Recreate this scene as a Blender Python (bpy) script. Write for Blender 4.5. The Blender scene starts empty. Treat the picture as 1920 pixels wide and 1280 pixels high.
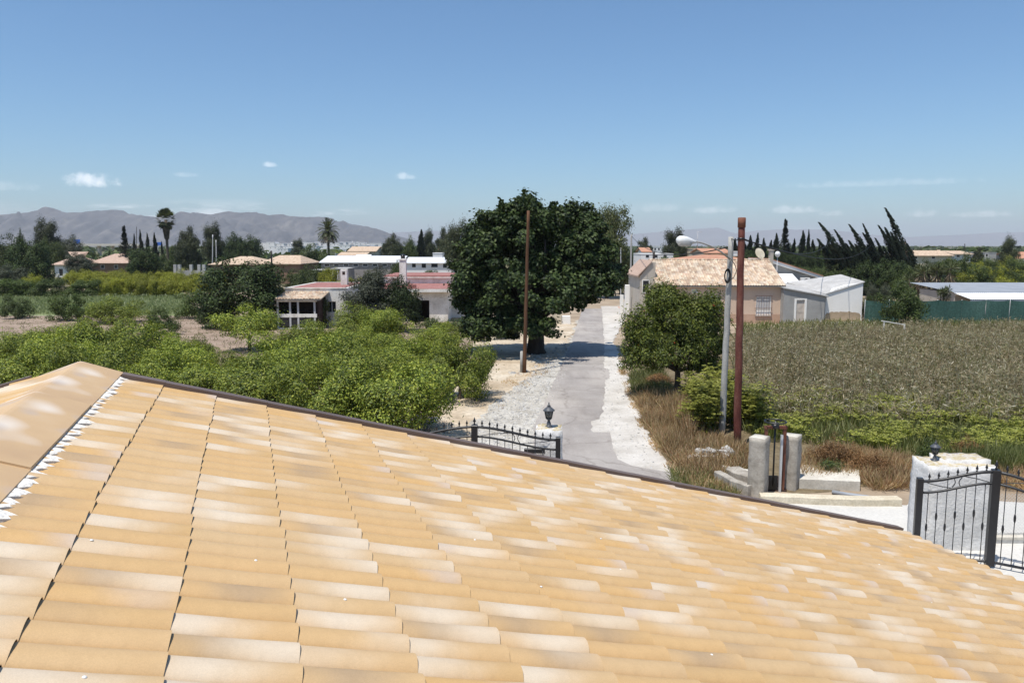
import bpy, math, random
import numpy as np
from mathutils import Vector, Matrix

# ------------------------------------------------------------------ camera
S = bpy.context.scene
COL = S.collection
H, F, PITCH = 6.5, 1450.0, math.radians(7.07)
CP, SP = math.cos(PITCH), math.sin(PITCH)
cam_d = bpy.data.cameras.new('camera')
cam_d.sensor_width = 36.0
cam_d.lens = 36.0 * F / 1920.0
cam_d.clip_start = 0.05
cam_d.clip_end = 60000
cam = bpy.data.objects.new('camera', cam_d)
cam.location = (0, 0, H)
cam.rotation_euler = (math.pi / 2 - PITCH, 0, 0)
COL.objects.link(cam)
S.camera = cam

# ------------------------------------------------------------------ sky, sun, exposure
SUN_EL = math.radians(70)
SUN_AZ = math.atan2(-0.63, -0.776)            # compass style: x = sin, y = cos
sun_vec = Vector((math.sin(SUN_AZ) * math.cos(SUN_EL), math.cos(SUN_AZ) * math.cos(SUN_EL), math.sin(SUN_EL)))
W = bpy.data.worlds.new('World')
S.world = W
W.use_nodes = True
wt = W.node_tree
wt.nodes.clear()
def wn(t, **kw):
    n = wt.nodes.new(t)
    for k, v in kw.items():
        setattr(n, k, v)
    return n
def wl(a, b): wt.links.new(a, b)
sky = wn('ShaderNodeTexSky')
sky.sky_type = 'NISHITA'
sky.sun_disc = False
sky.sun_elevation = SUN_EL
sky.sun_rotation = SUN_AZ % (2 * math.pi)
sky.altitude = 0
sky.air_density = 1.0
sky.dust_density = 0.6
sky.ozone_density = 8.0
SKY_STRENGTH = 0.135
tc = wn('ShaderNodeTexCoord')
sep = wn('ShaderNodeSeparateXYZ'); wl(tc.outputs['Generated'], sep.inputs[0])
def wmath(op, a, b=None, clamp=False):
    n = wn('ShaderNodeMath', operation=op); n.use_clamp = clamp
    for i, x in enumerate((a, b)):
        if x is None: continue
        if isinstance(x, (int, float)): n.inputs[i].default_value = x
        else: wl(x, n.inputs[i])
    return n.outputs[0]
def wsmooth(x, a, b):
    n = wn('ShaderNodeMapRange'); n.interpolation_type = 'SMOOTHSTEP'
    wl(x, n.inputs['Value'])
    n.inputs['From Min'].default_value = a; n.inputs['From Max'].default_value = b
    return n.outputs[0]
# thin fair-weather clouds low over the horizon, all the way round
mp = wn('ShaderNodeMapping'); mp.inputs['Scale'].default_value = (9, 9, 62); wl(tc.outputs['Generated'], mp.inputs['Vector'])
nz = wn('ShaderNodeTexNoise'); nz.inputs['Scale'].default_value = 1.0; nz.inputs['Detail'].default_value = 9; nz.inputs['Roughness'].default_value = 0.62
wl(mp.outputs[0], nz.inputs['Vector'])
mp2 = wn('ShaderNodeMapping'); mp2.inputs['Scale'].default_value = (1.9, 1.9, 7); mp2.inputs['Location'].default_value = (2.62, 0.9, 0); wl(tc.outputs['Generated'], mp2.inputs['Vector'])
nz2 = wn('ShaderNodeTexNoise'); nz2.inputs['Scale'].default_value = 1.0; nz2.inputs['Detail'].default_value = 2
wl(mp2.outputs[0], nz2.inputs['Vector'])
z = sep.outputs['Z']
band = wmath('MULTIPLY', wsmooth(z, -0.004, 0.02), wsmooth(z, 0.06, 0.028))
cl = wmath('MULTIPLY', wsmooth(nz.outputs[0], 0.5, 0.66), band)
cl = wmath('MULTIPLY', cl, wsmooth(nz2.outputs[0], 0.44, 0.56))
# a few little puffs
nz3 = wn('ShaderNodeTexNoise'); nz3.inputs['Scale'].default_value = 95; nz3.inputs['Detail'].default_value = 8; wl(tc.outputs['Generated'], nz3.inputs['Vector'])
def raydir(px, py):
    u, v = (px - 960) / F, (640 - py) / F
    return Vector((u, CP + v * SP, -SP + v * CP))
puffs = None
for (px, py, wx, wz, amt) in ((170, 342, 34, 13, .95), (505, 310, 11, 5, .5), (757, 333, 17, 7, .55), (345, 329, 20, 5, .35),
                              (1335, 395, 34, 8, .45), (1485, 395, 36, 8, .5), (1560, 402, 16, 6, .45), (1728, 402, 20, 7, .5),
                              (1845, 403, 40, 6, .5), (1640, 345, 130, 7, .22), (1230, 392, 40, 10, .25), (420, 388, 36, 9, .25), (20, 352, 36, 8, .2)):
    d = raydir(px, py).normalized()
    side = Vector((d.y, -d.x, 0)).normalized()
    upv = side.cross(d)
    def dotn(vec):
        n = wn('ShaderNodeVectorMath', operation='DOT_PRODUCT'); wl(tc.outputs['Generated'], n.inputs[0]); n.inputs[1].default_value = vec
        return n.outputs['Value']
    a = wmath('MULTIPLY', dotn(side), F / wx)
    b0 = wmath('MULTIPLY', dotn(upv), F / wz)
    # flat base, domed top
    b = wmath('MAXIMUM', b0, wmath('MULTIPLY', b0, -1.9))
    r2 = wmath('ADD', wmath('MULTIPLY', a, a), wmath('MULTIPLY', b, b))
    r2 = wmath('ADD', r2, wmath('MULTIPLY', wmath('SUBTRACT', nz3.outputs[0], .5), 4.6))
    m = wmath('MULTIPLY', wsmooth(r2, 1.9, -0.9), amt*.62)
    front = wmath('GREATER_THAN', dotn(d), 0.5)
    m = wmath('MULTIPLY', m, front)
    puffs = m if puffs is None else wmath('MAXIMUM', puffs, m)
cmask = wmath('MAXIMUM', wmath('MULTIPLY', cl, .6), puffs)
mix = wn('ShaderNodeMix', data_type='RGBA')
tint = wn('ShaderNodeMix', data_type='RGBA', blend_type='MULTIPLY'); tint.inputs['Factor'].default_value = 1
tint.inputs['B'].default_value = (0.80, 0.905, 0.905, 1)
wl(sky.outputs[0], tint.inputs['A'])
wl(cmask, mix.inputs['Factor']); wl(tint.outputs['Result'], mix.inputs['A'])
mix.inputs['B'].default_value = (11, 11, 11.3, 1)
bg = wn('ShaderNodeBackground'); bg.inputs['Strength'].default_value = SKY_STRENGTH
wl(mix.outputs['Result'], bg.inputs['Color'])
wo = wn('ShaderNodeOutputWorld'); wl(bg.outputs[0], wo.inputs['Surface'])

sd = bpy.data.lights.new('sun', 'SUN'); sd.energy = 4.7; sd.angle = math.radians(0.53); sd.color = (1.0, 0.955, 0.88)
sun = bpy.data.objects.new('sun', sd); COL.objects.link(sun)
sun.rotation_euler = sun_vec.to_track_quat('Z', 'Y').to_euler()
sun.location = (0, 0, 40)
vs = S.view_settings
vs.view_transform = 'Standard'; vs.look = 'None'; vs.exposure = 0.14; vs.gamma = 1.0; vs.use_curve_mapping = False
S.render.engine = 'CYCLES'
S.cycles.use_denoising = True
S.cycles.volume_bounces = 0
S.cycles.max_bounces = 8; S.cycles.transparent_max_bounces = 16

# ------------------------------------------------------------------ picking points of the place
def G(px, py, z=0.0):
    d = raydir(px, py); t = (z - H) / d.z
    return Vector((d.x * t, d.y * t, z))
def X(px, Y, py=None):
    if py is None: return (px - 960) / F * (Y * CP + (H - 1.2) * SP)
    d = raydir(px, py); return d.x / d.y * Y
def Z(py, Y):
    d = raydir(960, py); return H + d.z / d.y * Y
def M(npx, Y): return npx / F * Y * 1.0

# ------------------------------------------------------------------ object helpers
def link(o, parent=None):
    COL.objects.link(o)
    if parent is not None: o.parent = parent
    return o
def tag(o, label=None, cat=None, group=None, kind=None):
    if label: o['label'] = label
    if cat: o['category'] = cat
    if group: o['group'] = group
    if kind: o['kind'] = kind
    return o
def thing(name, label, cat, loc=(0, 0, 0), rz=0.0, group=None):
    o = bpy.data.objects.new(name, None)
    o.empty_display_size = 0.3
    o.location = loc; o.rotation_euler = (0, 0, rz)
    link(o); return tag(o, label, cat, group)
def ob(name, me, parent=None, loc=None, rot=None, scale=None):
    o = bpy.data.objects.new(name, me)
    link(o, parent)
    if loc is not None: o.location = loc
    if rot is not None: o.rotation_euler = rot
    if scale is not None: o.scale = scale
    return o
def npmesh(name, V, Fq, mats, midx=None, smooth=False, uv=None):
    """V (n,3); Fq (m,k) one face size."""
    V = np.asarray(V, dtype=np.float32); Fq = np.asarray(Fq, dtype=np.int32)
    me = bpy.data.meshes.new(name)
    me.vertices.add(len(V)); me.vertices.foreach_set('co', V.ravel())
    m, k = Fq.shape
    me.loops.add(m * k); me.loops.foreach_set('vertex_index', Fq.ravel())
    me.polygons.add(m)
    me.polygons.foreach_set('loop_start', np.arange(0, m * k, k, dtype=np.int32))
    me.polygons.foreach_set('loop_total', np.full(m, k, dtype=np.int32))
    if midx is not None: me.polygons.foreach_set('material_index', np.asarray(midx, dtype=np.int32))
    me.polygons.foreach_set('use_smooth', np.full(m, smooth, dtype=bool))
    if uv is not None:
        l = me.uv_layers.new(name='UVMap'); l.data.foreach_set('uv', np.asarray(uv, dtype=np.float32).ravel())
    for x in (mats if isinstance(mats, (list, tuple)) else [mats]): me.materials.append(x)
    me.update(calc_edges=True)
    return me
class MB:
    def __init__(s): s.v = []; s.f = []; s.m = []; s.sm = []
    def add(s, vs_, fs, mi=0, smooth=False):
        o = len(s.v); s.v += [tuple(x) for x in vs_]
        for f in fs: s.f.append(tuple(i + o for i in f)); s.m.append(mi); s.sm.append(smooth)
        return s
    def box(s, x0, x1, y0, y1, z0, z1, mi=0, mat=None):
        v = [Vector(c) for c in ((x0,y0,z0),(x1,y0,z0),(x1,y1,z0),(x0,y1,z0),(x0,y0,z1),(x1,y0,z1),(x1,y1,z1),(x0,y1,z1))]
        if mat is not None: v = [mat @ c for c in v]
        return s.add(v, [(0,3,2,1),(4,5,6,7),(0,1,5,4),(1,2,6,5),(2,3,7,6),(3,0,4,7)], mi)
    def bevbox(s, x0, x1, y0, y1, z0, z1, b=.02, mi=0, jit=0, rng=None, mat=None):
        # box with chamfered top edges and optional wobble
        v = [(x0,y0,z0),(x1,y0,z0),(x1,y1,z0),(x0,y1,z0),(x0,y0,z1-b),(x1,y0,z1-b),(x1,y1,z1-b),(x0,y1,z1-b),
             (x0+b,y0+b,z1),(x1-b,y0+b,z1),(x1-b,y1-b,z1),(x0+b,y1-b,z1)]
        v = [Vector(c) for c in v]
        if jit and rng is not None: v = [c + Vector(rng.uniform(-jit, jit, 3)) for c in v]
        if mat is not None: v = [mat @ c for c in v]
        return s.add(v, [(0,3,2,1),(0,1,5,4),(1,2,6,5),(2,3,7,6),(3,0,4,7),(4,5,9,8),(5,6,10,9),(6,7,11,10),(7,4,8,11),(8,9,10,11)], mi)
    def tube(s, pts, rad, n=8, mi=0, cap=True, smooth=True):
        pts = [Vector(p) for p in pts]
        if not isinstance(rad, (list, tuple)): rad = [rad] * len(pts)
        o = len(s.v); ref = None
        for i, p in enumerate(pts):
            t = (pts[min(i+1, len(pts)-1)] - pts[max(i-1, 0)]).normalized()
            if ref is None: ref = Vector((1,0,0)) if abs(t.x) < .8 else Vector((0,1,0))
            a = (ref - t * ref.dot(t)).normalized(); ref = a; b = t.cross(a)
            for k in range(n):
                q = 2 * math.pi * k / n
                s.v.append(tuple(p + (a * math.cos(q) + b * math.sin(q)) * rad[i]))
        for i in range(len(pts) - 1):
            for k in range(n):
                s.f.append((o+i*n+k, o+i*n+(k+1)%n, o+(i+1)*n+(k+1)%n, o+(i+1)*n+k)); s.m.append(mi); s.sm.append(smooth)
        if cap:
            s.f.append(tuple(o+k for k in range(n))[::-1]); s.m.append(mi); s.sm.append(False)
            e = o + (len(pts)-1)*n
            s.f.append(tuple(e+k for k in range(n))); s.m.append(mi); s.sm.append(False)
        return s
    def lathe(s, prof, n=12, mi=0, c=(0,0,0), smooth=True, ph=0.0):
        o = len(s.v)
        for r, zz in prof:
            for k in range(n):
                q = 2*math.pi*k/n + ph
                s.v.append((c[0]+r*math.cos(q), c[1]+r*math.sin(q), c[2]+zz))
        for i in range(len(prof)-1):
            for k in range(n):
                s.f.append((o+i*n+k, o+i*n+(k+1)%n, o+(i+1)*n+(k+1)%n, o+(i+1)*n+k)); s.m.append(mi); s.sm.append(smooth)
        s.f.append(tuple(o+k for k in range(n))[::-1]); s.m.append(mi); s.sm.append(False)
        e = o+(len(prof)-1)*n
        s.f.append(tuple(e+k for k in range(n))); s.m.append(mi); s.sm.append(False)
        return s
    def ext(s, prof, x0, x1, mi=0):
        """profile of (y,z) swept along x"""
        n = len(prof)
        v = [(x0, y, zz) for y, zz in prof] + [(x1, y, zz) for y, zz in prof]
        fs = [tuple(range(n)), tuple(range(2*n-1, n-1, -1))] + [(i, i+n, (i+1)%n+n, (i+1)%n) for i in range(n)]
        return s.add(v, fs, mi)
    def exty(s, prof, y0, y1, mi=0):
        n = len(prof)
        v = [(x, y0, zz) for x, zz in prof] + [(x, y1, zz) for x, zz in prof]
        fs = [tuple(range(n)), tuple(range(2*n-1, n-1, -1))] + [(i, (i+1)%n, (i+1)%n+n, i+n) for i in range(n)]
        return s.add(v, fs, mi)
    def mesh(s, name, mats):
        me = bpy.data.meshes.new(name)
        me.from_pydata(s.v, [], s.f)
        me.polygons.foreach_set('material_index', s.m); me.polygons.foreach_set('use_smooth', s.sm)
        for x in (mats if isinstance(mats, (list, tuple)) else [mats]): me.materials.append(x)
        me.update(); return me
    def build(s, name, mats, parent=None, loc=None, rot=None):
        return ob(name, s.mesh(name, mats), parent, loc, rot)

# ------------------------------------------------------------------ materials
def nm(name):
    m = bpy.data.materials.new(name); m.use_nodes = True
    t = m.node_tree; t.nodes.clear()
    return m, t
def nd(t, ty, **kw):
    n = t.nodes.new(ty)
    for k, v in kw.items(): setattr(n, k, v)
    return n
def ramp(t, fac, cols, pos=None):
    r = nd(t, 'ShaderNodeValToRGB'); cr = r.color_ramp
    n = len(cols)
    while len(cr.elements) < n: cr.elements.new(0.5)
    for i, c in enumerate(cols):
        cr.elements[i].position = pos[i] if pos else i / (n - 1)
        cr.elements[i].color = (*c, 1)
    t.links.new(fac, r.inputs[0]); return r.outputs[0]
def mth(t, op, a, b=None, clamp=False):
    n = nd(t, 'ShaderNodeMath', operation=op); n.use_clamp = clamp
    for i, x in enumerate((a, b)):
        if x is None: continue
        if isinstance(x, (int, float)): n.inputs[i].default_value = x
        else: t.links.new(x, n.inputs[i])
    return n.outputs[0]
def sstep(t, x, a, b):
    n = nd(t, 'ShaderNodeMapRange'); n.interpolation_type = 'SMOOTHSTEP'
    t.links.new(x, n.inputs['Value'])
    n.inputs['From Min'].default_value = a; n.inputs['From Max'].default_value = b
    return n.outputs[0]
def noise(t, scale, detail=5, rough=.55, coord='Object', stretch=None, dist=0.0):
    c = nd(t, 'ShaderNodeTexCoord'); o = c.outputs[coord]
    if coord == 'World':
        pass
    if stretch:
        mpn = nd(t, 'ShaderNodeMapping'); mpn.inputs['Scale'].default_value = stretch; t.links.new(o, mpn.inputs['Vector']); o = mpn.outputs[0]
    n = nd(t, 'ShaderNodeTexNoise'); n.inputs['Scale'].default_value = scale; n.inputs['Detail'].default_value = detail
    n.inputs['Roughness'].default_value = rough; n.inputs['Distortion'].default_value = dist
    t.links.new(o, n.inputs['Vector']); return n.outputs[0]
def mixc(t, fac, a, b, blend='MIX'):
    n = nd(t, 'ShaderNodeMix', data_type='RGBA', blend_type=blend)
    for k, x in (('Factor', fac), ('A', a), ('B', b)):
        if isinstance(x, (int, float)): n.inputs[k].default_value = x
        elif isinstance(x, tuple): n.inputs[k].default_value = (*x, 1)
        else: t.links.new(x, n.inputs[k])
    return n.outputs['Result']
def finish(m, t, col, rough=.8, spec=.3, bump=None, bstr=.3, bdist=.02, metal=0.0):
    p = nd(t, 'ShaderNodeBsdfPrincipled')
    if isinstance(col, tuple): p.inputs['Base Color'].default_value = (*col, 1)
    else: t.links.new(col, p.inputs['Base Color'])
    if isinstance(rough, (int, float)): p.inputs['Roughness'].default_value = rough
    else: t.links.new(rough, p.inputs['Roughness'])
    p.inputs['Specular IOR Level'].default_value = spec; p.inputs['Metallic'].default_value = metal
    if bump is not None:
        b = nd(t, 'ShaderNodeBump'); b.inputs['Strength'].default_value = bstr; b.inputs['Distance'].default_value = bdist
        t.links.new(bump, b.inputs['Height']); t.links.new(b.outputs[0], p.inputs['Normal'])
    o = nd(t, 'ShaderNodeOutputMaterial'); t.links.new(p.outputs[0], o.inputs['Surface']); return m
def mat(name, cols, scale=3.0, rough=.85, bscale=30, bstr=.3, bdist=.02, stretch=None, spec=.25, fine=None, pos=None, metal=0.0, detail=7):
    m, t = nm(name)
    c = ramp(t, noise(t, scale, detail, .6, stretch=stretch), cols, pos or [.3 + .4 * i / (len(cols) - 1) for i in range(len(cols))])
    if fine:
        f = ramp(t, noise(t, fine[0], 3, .6), [(1 - fine[1],) * 3, (1 + fine[1],) * 3], [.35, .65])
        c = mixc(t, 1.0, c, f, 'MULTIPLY')
    return finish(m, t, c, rough, spec, noise(t, bscale, 5) if bstr else None, bstr, bdist, metal)
def leafmat(name, cols, trans=.28, rough=.5, spec=.35, objvar=.25, tcol=(1.25, 1.2, .7)):
    m, t = nm(name)
    g = nd(t, 'ShaderNodeNewGeometry')
    c = ramp(t, g.outputs['Random Per Island'], cols)
    oi = nd(t, 'ShaderNodeObjectInfo')
    v = nd(t, 'ShaderNodeMapRange'); t.links.new(oi.outputs['Random'], v.inputs['Value'])
    v.inputs['To Min'].default_value = 1 - objvar; v.inputs['To Max'].default_value = 1 + objvar
    big = nd(t, 'ShaderNodeMapRange'); t.links.new(noise(t, .9, 3), big.inputs['Value'])
    big.inputs['From Min'].default_value = .3; big.inputs['From Max'].default_value = .7
    big.inputs['To Min'].default_value = .72; big.inputs['To Max'].default_value = 1.28
    hs = nd(t, 'ShaderNodeHueSaturation'); t.links.new(c, hs.inputs['Color'])
    t.links.new(mth(t, 'MULTIPLY', v.outputs[0], big.outputs[0]), hs.inputs['Value'])
    c = hs.outputs[0]
    p = nd(t, 'ShaderNodeBsdfPrincipled'); t.links.new(c, p.inputs['Base Color'])
    p.inputs['Roughness'].default_value = rough; p.inputs['Specular IOR Level'].default_value = spec
    tr = nd(t, 'ShaderNodeBsdfTranslucent'); t.links.new(mixc(t, 1.0, c, tcol, 'MULTIPLY'), tr.inputs['Color'])
    mx = nd(t, 'ShaderNodeMixShader'); mx.inputs[0].default_value = trans
    t.links.new(p.outputs[0], mx.inputs[1]); t.links.new(tr.outputs[0], mx.inputs[2])
    o = nd(t, 'ShaderNodeOutputMaterial'); t.links.new(mx.outputs[0], o.inputs['Surface']); return m

MT = {}
MT['lemon'] = leafmat('lemon_leaf', [(.040,.066,.009), (.120,.168,.019), (.225,.275,.032), (.39,.41,.07)], .28)
MT['lime'] = leafmat('young_citrus_leaf', [(.11,.13,.012), (.23,.245,.022), (.36,.36,.04)], .34)
MT['citrus_dark'] = leafmat('dark_citrus_leaf', [(.026,.048,.010), (.065,.10,.018), (.12,.155,.03)], .25)
MT['dark'] = leafmat('dark_broad_leaf', [(.008,.016,.005), (.022,.040,.010), (.045,.07,.018), (.085,.115,.035)], .16, .55, .22)
MT['mid'] = leafmat('mid_green_leaf', [(.022,.038,.009), (.05,.075,.016), (.10,.125,.026)], .25)
MT['pome'] = leafmat('feathery_leaf', [(.035,.052,.010), (.095,.125,.018), (.20,.22,.035)], .26)
MT['olivepine'] = leafmat('olive_pine_needle', [(.03,.042,.012), (.065,.08,.02), (.115,.125,.035)], .2)
MT['olive'] = leafmat('grey_green_leaf', [(.025,.032,.017), (.055,.064,.035), (.10,.11,.065)], .15)
MT['pine'] = leafmat('pine_needle', [(.018,.026,.009), (.042,.052,.016), (.075,.085,.03)], .15)
MT['cypress'] = leafmat('cypress_needle', [(.010,.016,.009), (.02,.03,.015), (.035,.045,.022)], .1)
MT['palm'] = leafmat('palm_leaf', [(.035,.045,.015), (.07,.085,.03), (.12,.13,.06)], .2)
MT['palm_dry'] = leafmat('dry_palm_leaf', [(.10,.075,.045), (.18,.14,.09), (.28,.23,.16)], .2)
MT['flower'] = leafmat('orange_flower', [(.45,.06,.02), (.6,.12,.03)], .2)
MT['fennel'] = leafmat('fennel_leaf', [(.12,.155,.022), (.22,.26,.045), (.32,.35,.08)], .5)
MT['umbel'] = leafmat('fennel_umbel', [(.24,.26,.05), (.34,.355,.07), (.46,.46,.12)], .35)
MT['rust_leaf'] = leafmat('withered_leaf', [(.14,.07,.03), (.24,.13,.05), (.34,.2,.09)], .25)
MT['drygrass'] = leafmat('dry_grass_blade', [(.28,.15,.085), (.42,.27,.15), (.56,.42,.25), (.30,.25,.10)], .3)
MT['weed'] = leafmat('green_weed_blade', [(.09,.11,.03), (.17,.19,.06), (.28,.28,.13)], .4)
MT['reed'] = leafmat('dried_stalk', [(.15,.12,.06), (.28,.225,.13), (.40,.325,.21), (.19,.21,.08), (.60,.54,.42)], .25)
MT['lawn_blade'] = leafmat('meadow_blade', [(.17,.21,.08), (.25,.29,.13), (.36,.38,.22)], .3)
MT['bark'] = mat('bark', [(.05,.04,.03), (.12,.095,.07)], 6, .95, 40, .6, .02, (1,1,.3))
MT['bark_dark'] = mat('dark_bark', [(.025,.02,.017), (.06,.05,.04)], 6, .95, 40, .6, .02, (1,1,.3))
MT['palm_bark'] = mat('palm_bark', [(.06,.05,.04), (.14,.11,.08)], 8, .95, 30, .6, .03, (.6,.6,3))
MT['white'] = mat('white_render', [(.83,.80,.75), (.88,.855,.81)], 1.2, .85, 25, .15, .01, fine=(18,.04))
MT['white_old'] = mat('weathered_white_render', [(.50,.46,.40), (.72,.69,.63), (.82,.80,.76)], 1.1, .9, 18, .35, .015, fine=(9,.1))
MT['white_far'] = mat('far_white_wall', [(.72,.70,.68), (.82,.8,.78)], .4, .9, 5, 0)
MT['grey_wall'] = mat('grey_cement', [(.30,.29,.275), (.40,.39,.37)], 1.2, .9, 25, .25, .01, fine=(12,.06))
MT['block'] = mat('bare_block_wall', [(.20,.18,.17), (.34,.31,.29)], 1.5, .95, 12, .3, .02)
MT['orange_wall'] = mat('orange_render', [(.60,.44,.33), (.68,.52,.40)], .8, .9, 30, .2, .01, fine=(15,.05))
MT['orange_dado'] = mat('brown_orange_render', [(.46,.30,.215), (.53,.36,.26)], 1.2, .9, 30, .2, .01)
MT['beige'] = mat('beige_render', [(.42,.37,.31), (.52,.47,.40)], 1, .9, 25, .2, .01)
MT['brownwall'] = mat('brown_wall', [(.22,.13,.09), (.3,.19,.13)], 1, .9, 25, .2, .01)
MT['red_paint'] = mat('red_waterproof_paint', [(.27,.11,.095), (.38,.185,.16)], 1.2, .8, 20, .2, .01, fine=(6,.15))
MT['redtile'] = mat('red_tile', [(.40,.19,.12), (.52,.29,.19)], 3, .85, 12, .3, .02)
MT['tantile'] = mat('tan_tile', [(.36,.25,.17), (.52,.39,.28), (.62,.5,.38)], 2.5, .9, 14, .4, .03)
MT['pinktile'] = mat('pink_tile', [(.38,.255,.195), (.52,.39,.31)], 2.5, .9, 14, .4, .03)
MT['whitesheet'] = mat('white_sheet_metal', [(.70,.71,.72), (.82,.82,.82)], .7, .45, 8, 0, spec=.4)
MT['greysheet'] = mat('grey_sheet_metal', [(.25,.27,.30), (.33,.35,.38)], .7, .5, 8, 0, spec=.4)
MT['fibre'] = mat('fibre_cement', [(.36,.35,.335), (.50,.49,.475)], 1.3, .9, 20, .2, .01, fine=(8,.08))
MT['black'] = mat('black_iron', [(.008,.008,.010), (.016,.016,.018)], 5, .38, 60, .08, .003, spec=.5)
MT['rust'] = mat('rusty_steel', [(.07,.028,.018), (.15,.055,.035), (.22,.10,.06)], 6, .75, 40, .35, .006, (1,1,.35))
MT['redpole'] = mat('red_oxide_paint', [(.075,.022,.017), (.13,.042,.031), (.19,.085,.06)], 5, .6, 40, .3, .004, (1,1,.25), fine=(26,.2))
MT['woodpole'] = mat('brown_timber', [(.075,.038,.02), (.15,.075,.04)], 9, .85, 60, .5, .006, (1,1,.08))
MT['darkpole'] = mat('dark_timber', [(.03,.026,.024), (.07,.06,.055)], 9, .85, 60, .4, .005, (1,1,.1))
MT['greypole'] = mat('concrete_pole', [(.30,.29,.27), (.44,.43,.40)], 6, .9, 50, .45, .006, (1,1,.3), fine=(30,.15))
MT['concrete'] = mat('old_concrete', [(.23,.205,.17), (.37,.335,.285), (.46,.425,.37)], 3, .93, 40, .6, .012, fine=(22,.12), detail=10)
MT['concrete_pale'] = mat('pale_concrete', [(.48,.44,.37), (.66,.62,.54)], 3, .93, 40, .5, .01, fine=(20,.1))
MT['kerb'] = mat('cream_kerb', [(.50,.43,.31), (.66,.59,.46)], 2.5, .93, 40, .5, .01, fine=(20,.1))
MT['pillar'] = mat('rough_white_plaster', [(.48,.465,.44), (.64,.625,.60), (.75,.735,.71)], 2.2, .92, 16, .6, .03, fine=(30,.1), pos=[.25,.45,.7])
MT['lichen'] = mat('lichened_plaster_top', [(.50,.47,.42), (.46,.37,.19), (.60,.56,.50), (.32,.22,.15)], 7, .95, 20, .8, .03)
MT['lantern'] = mat('grey_cast_metal', [(.045,.05,.058), (.085,.09,.10)], 8, .5, 60, .15, .003, spec=.5)
MT['lampwhite'] = mat('white_lamp_shell', [(.68,.68,.66), (.78,.78,.76)], 4, .35, 30, 0, spec=.5)
MT['pane'] = mat('dark_window', [(.012,.014,.018), (.03,.033,.04)], 2, .15, 20, 0, spec=.5)
MT['shutter'] = mat('roller_shutter', [(.50,.48,.46), (.58,.56,.54)], 2, .6, 20, 0)
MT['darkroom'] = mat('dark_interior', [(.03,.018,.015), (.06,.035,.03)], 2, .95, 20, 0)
MT['alu'] = mat('aluminium_frame', [(.42,.42,.42), (.55,.55,.55)], 4, .5, 20, 0, spec=.5)
MT['greendoor'] = mat('peeling_pale_door', [(.45,.38,.32), (.62,.55,.48)], 3, .8, 20, .2)
MT['net'] = mat('green_shade_net', [(.03,.075,.06), (.05,.11,.09), (.085,.16,.13)], .55, .8, 30, .3, .02, (1,1,.25), fine=(7,.25))
MT['bluesign'] = mat('blue_sign', [(.02,.10,.42), (.03,.13,.5)], 1, .5, 20, 0)
MT['stone'] = mat('white_stone', [(.30,.285,.26), (.45,.43,.40), (.62,.60,.57)], 5, .95, 18, .7, .03)
MT['plaster_brown'] = mat('bare_brown_plaster', [(.36,.27,.18), (.48,.37,.26)], 2, .95, 18, .5, .02)
MT['cable'] = mat('black_cable', [(.012,.012,.012), (.02,.02,.02)], 5, .6, 20, 0)
MT['underlay'] = mat('dark_roof_underlay', [(.05,.03,.022), (.09,.055,.04)], 5, .95, 20, 0)
MT['trim'] = mat('brown_verge_metal', [(.105,.07,.055), (.16,.115,.095)], 2.5, .5, 30, .1, .004, spec=.4, stretch=(.4,2,2))
MT['mortar'] = mat('white_mortar', [(.66,.62,.56), (.78,.75,.70)], 8, .95, 30, .8, .02)
# ------------------------------------------------------------------ ground, roads, hills, air
def ground_mat():
    m, t = nm('plain_ground')
    soil = ramp(t, noise(t, .35, 8, .65), [(.22,.17,.12), (.34,.265,.19), (.42,.34,.25)], [.3,.5,.7])
    fld = ramp(t, noise(t, .006, 5, .6), [(.06,.075,.025), (.09,.10,.04), (.22,.18,.11), (.07,.085,.03)], [.35,.48,.56,.66])
    c = nd(t, 'ShaderNodeTexCoord'); s = nd(t, 'ShaderNodeSeparateXYZ'); t.links.new(c.outputs['Object'], s.inputs[0])
    far = sstep(t, s.outputs['Y'], 95, 150)
    col = mixc(t, far, soil, fld)
    return finish(m, t, col, .95, .15, noise(t, 6, 6), .5, .05)
g = MB()
R = 15000
xs = [-R, -1500, -300, 0, 300, 1500, R]; ys = [-R, -1500, -60, 0, 60, 120, 300, 1500, R]
for i in range(len(xs)-1):
    for j in range(len(ys)-1):
        g.add([(xs[i],ys[j],0),(xs[i+1],ys[j],0),(xs[i+1],ys[j+1],0),(xs[i],ys[j+1],0)], [(0,1,2,3)])
o = g.build('ground', ground_mat()); tag(o, 'dry earth plain stretching to the horizon', None, None, 'structure')

def sheet(name, pts, zz, material, jit=.15, step=.6, seed=1, kind='structure', label=None, axis=None):
    """flat ground sheet with an uneven natural edge; pts are ground points"""
    rng = np.random.default_rng(seed)
    P = [Vector((p[0], p[1], 0)) for p in pts]; out = []
    for i, a in enumerate(P):
        b = P[(i+1) % len(P)]; L = (b-a).length; n = max(1, min(160, int(L/step)))
        nrm = Vector((b.y-a.y, a.x-b.x, 0)).normalized() if L > 0 else Vector()
        k = rng.normal(0, 1, n)
        for j in range(n):
            q = a.lerp(b, j/n)
            w = jit * (k[j] * .6 + .8 * math.sin(j*step*.9 + seed) * .5)
            out.append(tuple(q + nrm * (w if j else 0)) )
    V = [(x, y, zz) for x, y, _ in out]
    from mathutils.geometry import tessellate_polygon
    tri = tessellate_polygon([[Vector(v) for v in V]])
    me = bpy.data.meshes.new(name); me.from_pydata(V, [], [tuple(x) for x in tri]); me.materials.append(material)
    me.update()
    nflip = sum(p.normal.z < 0 for p in me.polygons)
    if nflip > len(me.polygons)/2: me.flip_normals()
    o = ob(name, me); tag(o, label, None, None, kind); return o
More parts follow.
